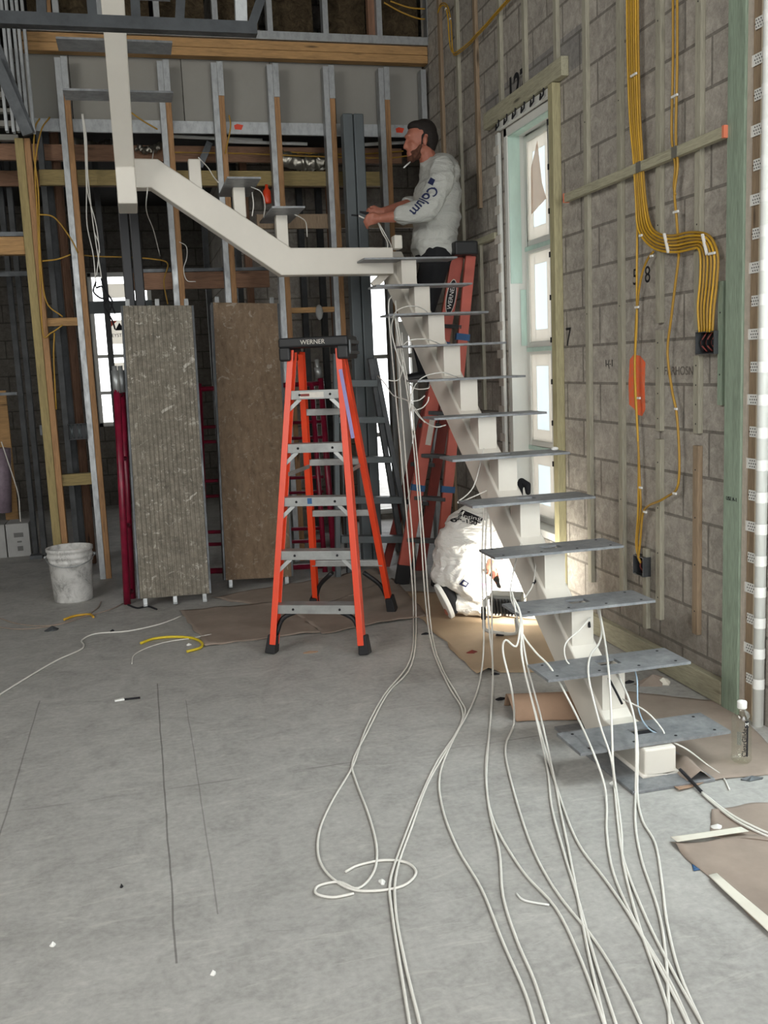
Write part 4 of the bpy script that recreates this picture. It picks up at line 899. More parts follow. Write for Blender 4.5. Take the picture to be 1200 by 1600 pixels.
# ------------------------------------------------------------------ yellow cables on the wall
def wall_cable(pts, r, mat, label, group, X=2.347, n=6):
    return one('cable', MB().tube(spline([wx(x, y, X+(dx if True else 0)) for x, y, dx in [(p[0], p[1], p[2] if len(p) > 2 else 0) for p in pts]], n), r, 8), mat, label, 'cable', group)
main = [((988, -14), 3.4), ((989, 80), 3.4), ((992, 180), 3.2), ((997, 250), 2.8), ((1001, 310), 3.0), ((1007, 355), 4.0), ((1025, 376), 4.8), ((1052, 381), 5.2), ((1080, 376), 5.2), ((1099, 378), 5.2), ((1108, 400), 5.4), ((1107, 440), 5.2), ((1103, 480), 5.0), ((1103, 519), 4.0)]
def offset_path(path, o):
    out = []
    for i, ((x, y), s) in enumerate(path):
        a, b = path[max(i-1, 0)][0], path[min(i+1, len(path)-1)][0]; dx, dy = b[0]-a[0], b[1]-a[1]; l = sqrt(dx*dx+dy*dy)
        out.append((x+dy/l*o*s, y-dx/l*o*s, 0.004*((o*7) % 3-1)*0.6))
    return out
order = ['outermost on the right', 'second from the right', 'third from the right', 'third from the left', 'second from the left', 'outermost on the left']
for k in range(6):
    wall_cable(offset_path(main, 2.5-k), 0.0056, M_yellow if k % 2 else M_yellow2, 'yellow cable of the wide bundle sweeping into the large junction box, '+order[k], 'yellow bundle into the large junction box')
for dx, l in ((-3.5, 'left'), (3.0, 'right')):
    wall_cable([(1055+dx, -14), (1055+dx, 100), (1053+dx, 210), (1057+dx*.6, 258)]+([(1054, 300), (1057, 340), (1060, 385, .02), (1060, 405), (1055, 445), (1049, 495), (1043, 550), (1050, 610), (1057, 645), (1061, 700), (1061, 745), (1056, 766), (1042, 776), (1030, 783, -.012), (1012, 791), (1004, 805), (1000, 850), (997, 872)] if dx > 0 else [(1053, 290), (1055, 305)]),
               0.0058, M_yellow2, 'yellow cable '+('ending short at the level strip beside a longer one' if dx < 0 else 'bending sideways under a strip towards the small junction box'), None)
wall_cable([(1021, 393), (1012, 405), (1004, 425), (999, 450), (996, 476), (993, 520), (992, 600), (997, 690), (1000, 760), (1001, 800), (996, 840), (998, 868), (1001, 880)], 0.0055, M_yellow2, 'yellow cable branching off the wide bundle and dropping past the orange patch', None)
wall_cable([(996, 335, .012), (995, 420), (995, 500), (992, 570), (995, 650), (998, 720), (997, 800), (994, 850), (999, 876)], 0.0055, M_yellow, 'straight yellow cable left of the bundle, dropping past the orange patch', None)
for o_, l in ((0, 'inner'), (4, 'outer')):
    wall_cable([(684, 20), (689, 10-o_), (696+o_*.6, 10-o_*.5), (700+o_, 30), (702+o_, 60), (705+o_*.6, 78), (712, 82+o_), (733, 66+o_), (742, 56+o_), (760, 37+o_), (778, 16+o_), (800, -8+o_)], 0.0052, M_yellow2 if o_ else M_yellow, l+' of two yellow cables looping across the corner strips at the top', None)
for i, (x, y, w_) in enumerate(((990, 117, 16), (1054, 150, 14), (1056, 331, 12), (1001, 368, 8), (1041, 380, 26), (1101, 382, 26), (1112, 396, 14), (995, 480, 10), (998, 622, 8), (1056, 639, 6), (1001, 762, 8), (1054, 771, 8), (1008, 800, 8), (1018, 400, 7), (696, 14, 8), (703, 30, 8))):
    p = wx(x, y, 2.338); h = w_*0.0017
    mb = MB().box((2.334, p.y-h, p.z-0.005), (2.342, p.y+h, p.z+0.005)) if i not in (4, 5) else MB().bar(p+Vector((0, h*.4, h)), p+Vector((0, -h*.4, -h)), 0.008, 0.012, (1, 0, 0))
    one('cable_clip', mb, M_white, 'small white plastic clip holding yellow cables to the block wall', 'cable clip', 'white cable clips', bevel=0.001)

# ------------------------------------------------------------------ loose wires in the stud wall
def free_cable(pts, r, mat, label, group=None, cat='cable', n=6, name='cable'):
    return one(name, MB().tube(spline([at(*p) for p in pts], n), r, 6), mat, label, cat, group)
hang = [[(128, 178), (133, 200), (136, 260), (137, 300), (150, 350), (156, 395)], [(129, 178), (135, 215), (137, 270), (141, 310), (147, 360), (155, 385), (151, 430)], [(130, 178), (134, 240), (140, 300), (143, 330), (150, 380), (158, 430), (160, 455)], [(128, 178), (132, 220), (135, 290), (136, 350), (146, 400), (150, 450)]]
for h, l in zip(hang, ('leftmost', 'longest', 'with a kinked end', 'shortest')):
    free_cable([(x, y, 7.52) for x, y in h], 0.0045, M_white_cable, 'white cord hanging from a grey board left of the cream beam, '+l, 'white cords left of the cream beam')
blob_ = [[(150, 440), (146, 455), (156, 465), (170, 470), (180, 490)], [(158, 435), (165, 455), (175, 470), (172, 485)], [(150, 450), (160, 448), (168, 462), (163, 478), (175, 500), (180, 515)]]
for h, l in zip(blob_, ('upper', 'middle', 'lower')):
    free_cable([(x, y, 7.5) for x, y in h], 0.007, M_ink, 'black wire tangle end in front of the bright far window, '+l, 'black wire ends by the far window')
for h, l in ((((62, 185), (55, 200), (53, 240), (60, 300), (63, 400), (72, 470), (98, 495)), 'down the right side of the green tinted post'), (((78, 183), (64, 205), (55, 260), (58, 330), (62, 420), (67, 520), (80, 520), (98, 508)), 'looping to the short noggin beside the post'), (((60, 335), (85, 340), (110, 372), (122, 395)), 'thin arc between the post and the first stud'), (((66, 408), (90, 405), (110, 398)), 'short bow across the doubled brown stud'), (((85, 520), (84, 560), (88, 640)), 'hanging beside the electrical box')):
    free_cable([(x, y, 7.50) for x, y in h], 0.006, M_yellow2, 'dull yellow cable '+l, 'yellow cables around the left post')
for h, Y, l in ((((130, 399), (160, 401), (200, 402), (240, 405), (262, 412), (256, 440), (262, 475)), 7.75, 'running behind the dark column and hanging down'), (((205, 176), (225, 190), (246, 202)), 7.5, 'short, right of the cream beam'), (((265, 238), (380, 240), (480, 244), (600, 247), (640, 243)), 7.9, 'long, under the ceiling joists'), (((420, 236), (500, 240), (560, 241), (630, 236)), 8.05, 'above the foil duct'), (((600, 4), (625, 18), (650, 28), (664, 30)), 7.5, 'drooping in the upper corner bay'), (((610, 2), (640, 12), (664, 14)), 7.5, 'upper one in the upper corner bay'), (((352, 240), (360, 200), (358, 180)), 7.5, 'short, from a hole left of the second stud')):
    free_cable([(x, y, Y) for x, y in h], 0.006, M_yellow2, 'yellow cable in the framing, '+l, 'yellow cables in the far framing')
for h, l in ((((240, 236, 6.9), (235, 270, 6.6), (230, 300, 6.15), (229, 330, 6.5), (240, 360, 7.2), (250, 400, 7.5)), 'thin white cord looping over the left end of the sloping beam'), (((310, 246, 6.2), (325, 262, 6.3), (333, 275, 6.3), (341, 285, 6.2)), 'thin white cord from the bare stub post to the first tread'), (((392, 292, 6.2), (408, 300, 6.2), (414, 320, 6.25), (412, 340, 6.3)), 'thin white cord curving down from the upper small tread'), (((394, 300, 6.2), (396, 320, 6.2), (394, 338, 6.2)), 'short white cord under the upper small tread'), (((460, 335, 6.2), (470, 340, 6.2), (478, 348, 6.25), (480, 370, 6.3)), 'thin white cord at the lower small tread'), (((280, 378, 7.5), (291, 385, 7.5), (292, 402, 7.5), (287, 420, 7.5), (292, 438, 7.5), (306, 440, 7.5)), 'white cord dangling from the stud right of the dark column')):
    free_cable(h, 0.0035, M_white_cable, l)
one('spray_can', MB().lathe([(0, 0), (0.028, 0), (0.03, 0.01), (0.03, 0.09), (0.012, 0.115), (0.012, 0.14), (0, 0.142)], at(418, 318, 7.62), 16), M_orange, 'small orange bottle hanging behind the sloping cream beam', 'bottle')
a, b = at(105, 663, 7.5), at(137, 686, 7.5)
eb = thing('electrical_box', 'dark triple electrical box on the studs beside the leftmost post', 'electrical box', ((a.x+b.x)/2, 7.5, b.z))
obj('case', MB().box((a.x, 7.5, b.z), (b.x, 7.505, b.z+.004)).box((a.x, 7.5, a.z-.004), (b.x, 7.56, a.z)).box((a.x, 7.5, b.z), (a.x+.004, 7.56, a.z)).box((b.x-.004, 7.5, b.z), (b.x, 7.56, a.z)).box((a.x, 7.555, b.z), (b.x, 7.56, a.z)), M_black, eb)
for k in range(5):
    x = a.x+(b.x-a.x)*(k+.5)/5; obj('wire', MB().tube(spline([(x, 7.545, a.z-.005), (x+.01*(-1)**k, 7.515, (a.z+b.z)/2), (x, 7.54, b.z+.01)], 4), 0.005, 6), M_grey_tube, eb)
a, b = at(61, 664, 8.6), at(76, 680, 8.6); one('electrical_box', MB().box((a.x, 8.6, b.z), (b.x, 8.65, a.z)), M_galv_dark, 'small steel box far back left of the leftmost post', 'electrical box', bevel=0.003)
bag = MB().ball(at(499, 488, 7.535), (0.03, 0.03, 0.06), 10, 8).tube([at(499, 478, 7.535), (at(499, 478, 7.535).x, 7.575, 2.004)], 0.004, 6); one('plastic_bag', bag, M_plasticbag, 'small clear plastic bag hanging above the orange ladder cap', 'bag')

# ------------------------------------------------------------------ paper on the slab
def sheet(name, label, quad, mat, cat='paper', n=26, wave=0.006, edge=0.004, lift=0.002, seed=0, curl=None, group=None, holes=None):
    """paper lying on the slab: quad of floor pixels (a-b-c-d), wavy, torn edges"""
    A, B, C_, D = [fl(*p) for p in quad]; vs = []; rnd = random.Random(seed)
    for j in range(n+1):
        for i in range(n+1):
            s, t = i/n, j/n; p = A*(1-s)*(1-t)+B*s*(1-t)+C_*s*t+D*(1-s)*t
            e = min(s, 1-s, t, 1-t)
            k = noise.noise(Vector((p.x*2.3+seed, p.y*2.3, seed))); k2 = noise.noise(Vector((p.x*9+seed, p.y*9, 3)))
            if e < 1e-6: p += Vector((noise.noise(p*6+Vector((seed, 0, 0))), noise.noise(p*6+Vector((0, seed, 5))), 0))*edge*6
            p.z = lift+max(0, k)*wave*2+max(0, k2)*wave*0.7+(wave*max(0, k2+.2)*1.5 if e < .06 else 0)
            if curl: p.z += curl(s, t)
            vs.append(p)
    fs = [(j*(n+1)+i, j*(n+1)+i+1, (j+1)*(n+1)+i+1, (j+1)*(n+1)+i) for j in range(n) for i in range(n)]
    o = one(name, MB().add(vs, fs, True), mat, label, cat, group)
    md = o.modifiers.new('thickness', 'SOLIDIFY'); md.thickness = 0.0015; md.offset = 1; return o
sheet('paper_sheet', 'dusty brown paper sheet lying below the brown plank, left of the orange ladder', [(280, 955), (322, 1010), (505, 988), (450, 940)], M_kraft_grey, seed=1)
sheet('paper_sheet', 'dusty brown paper sheet under the orange stepladder', [(463, 962), (505, 992), (668, 964), (615, 905)], M_kraft_grey, seed=2, lift=0.006)
sheet('paper_sheet', 'thin grey brown paper strip behind the orange stepladder', [(330, 935), (455, 955), (620, 915), (585, 890)], M_kraft_grey, seed=3, lift=0.001)
sheet('paper_sheet', 'clean tan paper sheet under the kneeling worker', [(612, 925), (745, 1054), (900, 1050), (850, 928)], M_kraft_tan, seed=4, wave=0.004, lift=0.004, curl=lambda s, t: 0.03*max(0, s-0.93)/0.07*max(0, 1-abs(t-0.12)*9))
def roll(s, t): return 0.085*sin(pi*min(max((t-0.05)/0.9, 0), 1))
sheet('paper_roll', 'curled reddish brown paper behind the foot of the stair beam', [(783, 1103), (930, 1095), (945, 1128), (808, 1128)], M_kraft, seed=5, wave=0.002, lift=0.004, curl=roll)
def ridge(s, t): return 0.075*max(0, 1-abs(s-0.32)*7)*max(0, 1-abs(t-0.93)*2.2)
sheet('paper_sheet', 'crumpled dusty brown paper right of the stair foot, under the clear bottle', [(915, 1075), (1058, 1226), (1245, 1205), (1135, 1098)], M_kraft_grey, seed=6, wave=0.003, lift=0.003, curl=lambda s, t: 0.07*max(0, 1-abs(t-0.16)*9)*max(0, 1-abs(s-0.93)*5))
sheet('paper_flap', 'torn flap of brown paper beside the cream base box', [(1040, 1222), (1058, 1236), (1118, 1218), (1090, 1203)], M_kraft, seed=16, wave=0.004, lift=0.005, n=12)
sheet('paper_sheet', 'grey brown paper with masking tape at the right edge of the photo', [(1048, 1319), (1112, 1376), (1330, 1575), (1400, 1290)], M_kraft_grey, seed=7, wave=0.003, lift=0.003, curl=lambda s, t: 0.012*max(0, 1-abs(s-0.12)*9)*max(0, 1-t*8))
sheet('paper_sheet', 'second wrinkled paper sheet under the white twin cord at the right edge', [(1108, 1268), (1112, 1312), (1400, 1330), (1330, 1235)], M_kraft_grey, seed=8, wave=0.006, lift=0.001)
sheet('masking_tape', 'upper strip of masking tape along the paper edge at the right', [(1047, 1315), (1058, 1323), (1170, 1306), (1158, 1299)], M_tape, 'tape', n=8, wave=0.001, edge=0.0005, lift=0.014, seed=9)
sheet('masking_tape', 'long strip of masking tape along the paper edge at the lower right', [(1107, 1374), (1202, 1465), (1230, 1465), (1120, 1371)], M_tape, 'tape', n=8, wave=0.001, edge=0.0005, lift=0.011, seed=10)
sheet('blue_tape_scrap', 'scrap of blue tape on the slab beside the right paper sheet', [(1081, 1352), (1084, 1362), (1094, 1360), (1092, 1350)], M_tape_blue, 'tape', n=3, wave=0, edge=0, seed=11)

# ------------------------------------------------------------------ white data cables trailing from the treads
def trail(pts, r, mat, label, group=None, n=5, cat='cable', z=None):
    """points are floor pixels (x,y) or hanging pixels (x,y,Y)"""
    out = []; zz_ = r+0.0012 if z is None else z
    for p in pts: out.append(at(*p) if len(p) == 3 else fl(p[0], p[1], zz_))
    sp_ = spline(out, n); eye = Vector((0, 0, EYE))
    sp_ = [p if p.z >= r+0.001 else eye+(p-eye)*((EYE-r-0.0012)/(EYE-p.z)) for p in sp_]     # never below the slab
    return one('cable', MB().tube(sp_, r, 6), mat, label, cat, group)
G = 'white data cables trailing across the slab'
r_ = 0.0042
hangL = lambda x: [(x, 470, 5.55), (x+4, 520, 5.53), (x+10, 640, 5.50), (x+18, 760, 5.46), (x+27, 880, 5.42)]
trail([(612, 462, 5.55), (607, 480, 5.5)]+[(613, 560, 5.5), (622, 660, 5.48), (633, 780, 5.45), (643, 900, 5.42), (646, 962), (641, 1030), (600, 1086), (571, 1140), (552, 1195), (520, 1250), (500, 1295), (497, 1335), (512, 1365), (545, 1388), (585, 1392), (630, 1384), (650, 1364), (636, 1348), (600, 1344), (560, 1352), (540, 1362)], r_, M_white_cable, 'white cable making the left loop of the coil on the slab', G)
trail([(618, 470, 5.55), (625, 600, 5.5), (634, 720, 5.47), (645, 850, 5.43), (650, 965), (643, 1038), (606, 1083), (573, 1145), (551, 1190), (556, 1220), (575, 1270), (588, 1320), (585, 1360), (560, 1388), (530, 1378), (498, 1384), (494, 1396), (520, 1402), (553, 1396)], r_, M_white_cable, 'white cable making the right loop of the coil on the slab', G)
trail([(616, 490, 5.5), (640, 640, 5.42), (655, 800, 5.38), (664, 930, 5.34), (675, 1010), (700, 1070), (722, 1108), (716, 1140), (683, 1190), (655, 1250), (622, 1335), (609, 1380), (612, 1422), (622, 1490), (640, 1600), (643, 1625)], r_, M_white_cable, 'white cable of the pair passing right through the coil, its left one', G)
trail([(620, 495, 5.5), (646, 660, 5.42), (662, 840, 5.36), (674, 985), (690, 1042), (718, 1092), (726, 1116), (700, 1168), (668, 1225), (644, 1290), (620, 1360), (618, 1420), (632, 1500), (656, 1600), (660, 1625)], r_, M_white_cable, 'white cable of the pair passing right through the coil, its right one', G)
up = [(772, 655, 4.80), (775, 690, 4.77)]
trail(up+[(768, 740, 4.70), (757, 790, 4.62), (753, 880, 4.5), (756, 1000, 4.38), (750, 1062), (735, 1106), (706, 1160), (687, 1212), (692, 1265), (715, 1325), (752, 1388), (785, 1470), (820, 1550), (838, 1610)], r_, M_white_cable, 'white cable bowing left below the stair, third group from the left', G)
trail([(770, 657, 4.80), (771, 700, 4.77), (762, 785, 4.6), (758, 880, 4.5), (764, 980, 4.35), (770, 1040, 4.2), (766, 1130), (759, 1195), (764, 1262), (780, 1330), (786, 1400), (808, 1470), (834, 1530), (860, 1610)], r_, M_white_cable, 'white cable just left of the centre of the fan of cables', G)
trail([(768, 660, 4.8), (766, 760, 4.65), (768, 900, 4.45), (769, 1010, 4.3), (770, 1080, 4.1), (763, 1160), (760, 1225), (772, 1285), (816, 1360), (868, 1418), (908, 1500), (948, 1610)], r_, M_white_cable, 'white cable crossing several others towards the bottom right, started left of centre', G)
B0 = [(800, 930, 3.62), (812, 955, 3.545), (812, 984, 3.54)]
fan = [([(806, 1010, 3.5), (790, 1000, 3.5), (786, 1020, 3.5), (800, 1080, 3.45), (803, 1130), (790, 1165), (796, 1210), (826, 1310), (866, 1388), (930, 1470), (975, 1545), (1006, 1610)], 'bowing left then swinging far right'),
       ([(818, 1040, 3.5), (835, 1110, 3.4), (855, 1200, 3.25), (862, 1260), (882, 1335), (902, 1400), (930, 1500), (966, 1610)], 'straightest of the middle of the fan'),
       ([(824, 1040, 3.5), (845, 1120, 3.4), (866, 1215), (876, 1268), (890, 1335), (906, 1420), (922, 1500), (948, 1610)], 'close beside the straightest one in the middle'),
       ([(816, 1030, 3.5), (852, 1170, 3.3), (880, 1260), (905, 1320), (944, 1372), (985, 1432), (1040, 1530), (1080, 1610)], 'cutting diagonally under the right group')]
for k, (p, l) in enumerate(fan): trail(B0[:2]+[(812+k*1.5, 984, 3.54)]+p, r_, M_white_cable, 'white cable tied at the third tread corner, '+l, G)
trail([(800, 925, 3.65), (813, 983, 3.56), (836, 1018, 3.48), (862, 1046, 3.38), (900, 1116, 3.2), (928, 1178, 3.0), (944, 1225, 2.95), (948, 1262), (948, 1300), (958, 1362), (992, 1440), (1045, 1530), (1082, 1610)], r_, M_white_cable, 'white cable passing over the second tread corner towards the lower right', G)
trail([(932, 945, 3.66), (940, 980, 3.58), (936, 1005, 3.52), (922, 1025, 3.42), (920, 1060, 3.25), (937, 1130, 3.1), (955, 1185, 2.98), (960, 1230), (966, 1290), (975, 1345), (1010, 1435), (1058, 1530), (1106, 1615)], r_, M_white_cable, 'white cable hanging past the left of the bottom tread', G)
trail([(935, 945, 3.66), (945, 1000, 3.5), (952, 1060, 3.22), (956, 1140, 3.05), (958, 1195, 2.97), (963, 1235), (971, 1300), (974, 1350), (1000, 1450), (1034, 1545), (1056, 1615)], r_, M_white_cable, 'white cable crossing the middle of the bottom tread edge', G)
trail([(956, 1040, 3.40), (980, 1085, 3.2), (992, 1130, 3.0), (994, 1180, 2.94), (993, 1240), (993, 1290), (1003, 1345), (1028, 1420), (1040, 1490), (1047, 1610)], r_, M_white_cable, 'white cable falling in front of the cream base box', G)
trail([(960, 1042, 3.40), (985, 1100, 3.1), (996, 1160, 2.96), (996, 1240), (1004, 1282), (1024, 1318), (1034, 1376), (1042, 1440), (1062, 1520), (1104, 1615)], r_, M_white_cable, 'rightmost white cable of the fan on the slab', G)
tw = thing('twin_cord', 'white twin cord with a black sleeve running from the stair foot to the right edge', 'cord', fl(1100, 1240))
for o_ in (0, 5): obj('cord', MB().tube(spline([fl(1097, 1238+o_*.4, .006), fl(1130, 1264+o_*.8, .007), fl(1160, 1283+o_, .008), fl(1210, 1306+o_, .008), fl(1260, 1322+o_, .008)], 5), 0.0042, 6), M_white_cable, tw)
obj('sleeve', MB().tube(spline([fl(1062, 1202, .035), fl(1075, 1215, .02), fl(1096, 1237, .007)], 5), 0.006, 8), M_ink, tw)
def black_cord(pts, r, l): return trail(pts, r, M_ink, l)
black_cord([(946, 1050, 3.39), (962, 1080, 3.25), (972, 1100, 3.2)], 0.005, 'short black sleeve hanging from the second tread hole')
black_cord([(917, 947, 3.66), (919, 960, 3.64), (921, 980, 3.60)], 0.006, 'short black sleeve hanging from the third tread hole')
black_cord([(846, 893, 4.0), (840, 904, 3.97), (833, 912, 3.94)], 0.006, 'short black sleeve below the fourth tread')
black_cord([(820, 793, 4.42), (824, 802, 4.40), (823, 810, 4.38)], 0.005, 'short black sleeve below the fifth tread')
black_cord([(765, 650, 4.78), (766, 658, 4.77), (767, 665, 4.76)], 0.005, 'short black sleeve at the front of the seventh tread')
loops = [([(612, 497, 5.50), (622, 484, 5.45), (642, 478, 5.45), (660, 482, 5.5), (672, 492, 5.55)], 'arching over the tenth tread'), ([(625, 545, 5.25), (640, 532, 5.2), (665, 530, 5.2), (682, 535, 5.25), (694, 542, 5.3)], 'arching over the ninth tread'), ([(640, 640, 4.9), (645, 610, 4.95), (660, 590, 5.0), (690, 582, 5.0), (712, 588, 5.05), (720, 592, 5.1)], 'arching over the eighth tread'),
         ([(606, 594, 5.3), (618, 595, 5.28), (626, 588, 5.3), (630, 560, 5.35), (628, 520, 5.4)], 'curling left under the ninth tread'), ([(616, 490, 5.4), (612, 520, 5.3), (628, 575, 5.2), (645, 605, 5.1), (668, 607, 5.0), (671, 600, 5.05)], 'curling under the eighth tread'), ([(640, 628, 5.0), (655, 625, 5.0), (664, 618, 5.0)], 'short stub left of the eighth tread'), ([(590, 587, 5.5), (602, 600, 5.4), (615, 618, 5.3), (640, 628, 5.1), (660, 655, 4.9), (680, 667, 4.78), (697, 664, 4.75)], 'long curl from the ladder side to the seventh tread'), ([(641, 632, 5.0), (648, 640, 5.0), (660, 637, 5.0), (668, 628, 5.0), (670, 620, 5.0)], 'small ring left of the stair beam'), ([(664, 660, 4.75), (650, 645, 4.85), (641, 625, 4.95), (646, 605, 5.0)], 'inner curl left of the seventh tread'),
         ([(832, 785, 4.45), (828, 830, 4.35), (822, 850, 4.2), (818, 868, 4.1)], 'hanging from the fifth tread hole'), ([(820, 830, 4.2), (808, 870, 4.05), (800, 905, 3.9), (798, 935, 3.75), (812, 962, 3.56)], 'strung along the stair beam under the fourth tread'), ([(838, 873, 4.0), (833, 912, 3.94), (820, 935, 3.85), (812, 960, 3.6)], 'falling from the fourth tread hole'),
         ([(922, 965, 3.6), (905, 985, 3.55), (884, 1005, 3.5), (884, 1030, 3.45), (900, 1048, 3.40)], 'pale curl hanging at the left of the third post'), ([(756, 700, 4.6), (740, 760, 4.5), (715, 785, 4.45), (735, 778, 4.5), (775, 760, 4.6)], 'thin and slack behind the sixth tread')]
for p, l in loops: trail(p, 0.0032, M_white_cable, 'white cable '+l, 'short white cables around the treads', n=6)
trail([(968, 1040, 3.36), (985, 1035, 3.38), (995, 1060, 3.3), (998, 1110, 3.2), (1018, 1142, 3.10), (1060, 1152, 3.06)], 0.003, M_blue_cable, 'pale blue cable curving from the second tread to the bottom tread hole', None)
trail([(973, 1092, 3.2), (1010, 1112, 3.12), (1035, 1140, 3.08), (1038, 1152, 3.06)], 0.003, M_white_cable, 'thin white cable curving over the bottom tread hole', None)
trail([(1052, 1160, 3.02), (1075, 1172, 2.98), (1105, 1195), (1128, 1212), (1140, 1234)], 0.003, M_white_cable, 'thin white cable lying across the folded paper by the base box', None)
trail([(912, 945, 3.66), (905, 955, 3.64), (896, 962, 3.62)], 0.003, M_blue_cable, 'short pale blue wire end at the third tread hole', None)
# cords at the left
trail([(-8, 1090), (40, 1060), (88, 1032), (124, 1016), (131, 1008), (128, 1000), (150, 990), (200, 986), (250, 975), (285, 962)], 0.0045, M_white_cable, 'single white cable snaking across the left of the slab')
trail([(206, 1037), (209, 1024), (228, 1013), (260, 1003), (300, 997), (330, 991)], 0.003, M_white_cable, 'thin white wire lying over the yellow cable offcut')
trail([(220, 1005), (240, 998), (270, 995), (300, 997), (315, 1004), (313, 1012), (292, 1018)], 0.008, plain('bright_yellow_cable', '#d9c02f', 0.45), 'short bent yellow cable offcut on the left of the slab')
trail([(100, 968), (118, 962), (140, 960), (146, 964)], 0.008, M_yellow, 'yellow scrap of cable near the white bucket')
trail([(-8, 979), (30, 983), (75, 979), (120, 968), (150, 952), (158, 940)], 0.004, M_kraft_grey, 'thin brown cord curling up beside the bucket foot')
trail([(-8, 963), (30, 975), (80, 977), (130, 964), (170, 953), (192, 943)], 0.004, M_kraft_grey, 'thin brown cord running to the foot of the scaffold frame')
trail([(200, 945), (215, 950), (230, 947), (245, 952)], 0.006, M_ink, 'short black cord under the grey plank')
one('wire_offcut', MB().tube(spline([fl(807, 1396, .004), fl(820, 1407, .004), fl(858, 1414, .004)], 5), 0.003, 6), M_white, 'short white wire offcut between the cables near the bottom', 'wire')

# ------------------------------------------------------------------ small things on the slab
def scrap(x, y, sx_, sy_, mat, label, seed, h=0.012, cat='scrap', group=None):
    c = fl(x, y); n = 9; rn = random.Random(seed); mb = MB(); ring = []
    for k in range(n):
        a = 2*pi*k/n; f = 0.6+0.6*rn.random(); ring.append(c+Vector((sx_*f*cos(a), sy_*f*sin(a), 0.001+rn.random()*h*0.4)))
    top = c+Vector((0, 0, h)); m = len(ring)
    vs = ring+[Vector((p.x, p.y, 0)) for p in ring]+[top]
    mb.add(vs, [(k, (k+1) % m, 2*m) for k in range(m)]+[(m+k, m+(k+1) % m, (k+1) % m, k) for k in range(m)]+[tuple(reversed(range(m, 2*m)))])
    return one('scrap', mb, mat, label, cat, group)
scrap(82, 985, 0.045, 0.03, M_galv_dark, 'crumpled dark foil scrap on the slab left of the bucket cords', 1, 0.03)
scrap(484, 1020, 0.04, 0.014, M_kraft, 'curled brown scrap on the slab between the front feet of the orange ladder', 2, 0.012)
scrap(176, 986, 0.014, 0.01, M_ink, 'tiny black crumb right of the foil scrap', 3)
scrap(666, 991, 0.03, 0.014, M_ink, 'black scrap at the left edge of the tan paper', 4)
scrap(738, 1021, 0.03, 0.018, M_dredfib, 'dark brown crumb on the tan paper', 5, 0.02)
scrap(782, 1093, 0.03, 0.014, M_ink, 'black scrap in front of the curled brown paper', 6)
scrap(773, 1054, 0.03, 0.012, M_ink, 'black scrap at the front edge of the tan paper', 7)
scrap(1121, 1294, 0.022, 0.018, M_white, 'white plaster chip on the paper near the twin cord', 8, 0.015)
scrap(597, 1379, 0.012, 0.016, M_white, 'white cable clip inside the coil', 9, 0.012)
scrap(295, 1008, 0.016, 0.009, M_white, 'white bit beside the yellow cable offcut', 10)
scrap(957, 1225, 0.012, 0.008, M_white, 'white chip left of the base plate', 11)
scrap(983, 1067, 0.03, 0.014, M_ink, 'dark debris behind the second tread post', 12, 0.015)
scrap(1020, 1068, 0.09, 0.05, M_kraft_grey, 'heap of brown debris against the bottom plate', 13, 0.045)
scrap(1036, 1068, 0.05, 0.03, M_tape, 'torn pale paper scrap in front of the bottom plate', 14, 0.03)
scrap(1175, 1218, 0.04, 0.016, M_galv_dark, 'dark foil scrap beside the clear bottle', 15, 0.015)
scrap(190, 1386, 0.006, 0.006, M_ink, 'tiny dark chip on the lower left of the slab', 16)
scrap(333, 1522, 0.008, 0.008, M_white, 'tiny white chip near the bottom of the slab', 17)
scrap(83, 1477, 0.010, 0.008, M_white, 'tiny pale chip at the bottom left', 18)
kn = thing('utility_knife', 'small tool with a white tip and thin black handle on the left of the slab', 'tool', fl(200, 1092))
obj('handle', MB().tube([fl(192, 1093, .006), fl(219, 1090, .006)], 0.005, 8), M_ink, kn)
obj('tip', MB().bar(fl(179, 1095, .006), fl(194, 1092, .007), 0.016, 0.008, (0, 0, 1), 0.022, 0.01), M_white, kn, 0.002)
# bucket
bc = Vector((-0.545, 6.94, 0)); bk = thing('bucket', 'white plastic bucket smeared with dried plaster', 'bucket', bc)
prof = [(0.0, 0.004), (0.125, 0.0), (0.130, 0.01), (0.146, 0.27), (0.152, 0.275), (0.152, 0.288), (0.147, 0.292), (0.149, 0.31), (0.155, 0.314), (0.155, 0.328), (0.150, 0.332), (0.151, 0.352), (0.158, 0.356), (0.158, 0.376), (0.153, 0.378), (0.147, 0.372), (0.140, 0.27), (0.124, 0.012), (0, 0.012)]
obj('body', MB().lathe(prof, bc, 40), M_bucket, bk)
obj('plaster', MB().lathe([(0, 0.25), (0.06, 0.245), (0.10, 0.262), (0.138, 0.28)], bc, 24), M_bucket, bk)
hp = [bc+Vector((0.160*cos(a), -0.160*abs(sin(a))*0.9-0.01, 0.315-0.055*abs(sin(a)))) for a in [pi+pi*k/16 for k in range(17)]]
obj('handle', MB().tube(hp, 0.004, 8).ball(bc+Vector((-.163, 0, .315)), 0.014).ball(bc+Vector((.163, 0, .315)), 0.014), M_galv, bk)
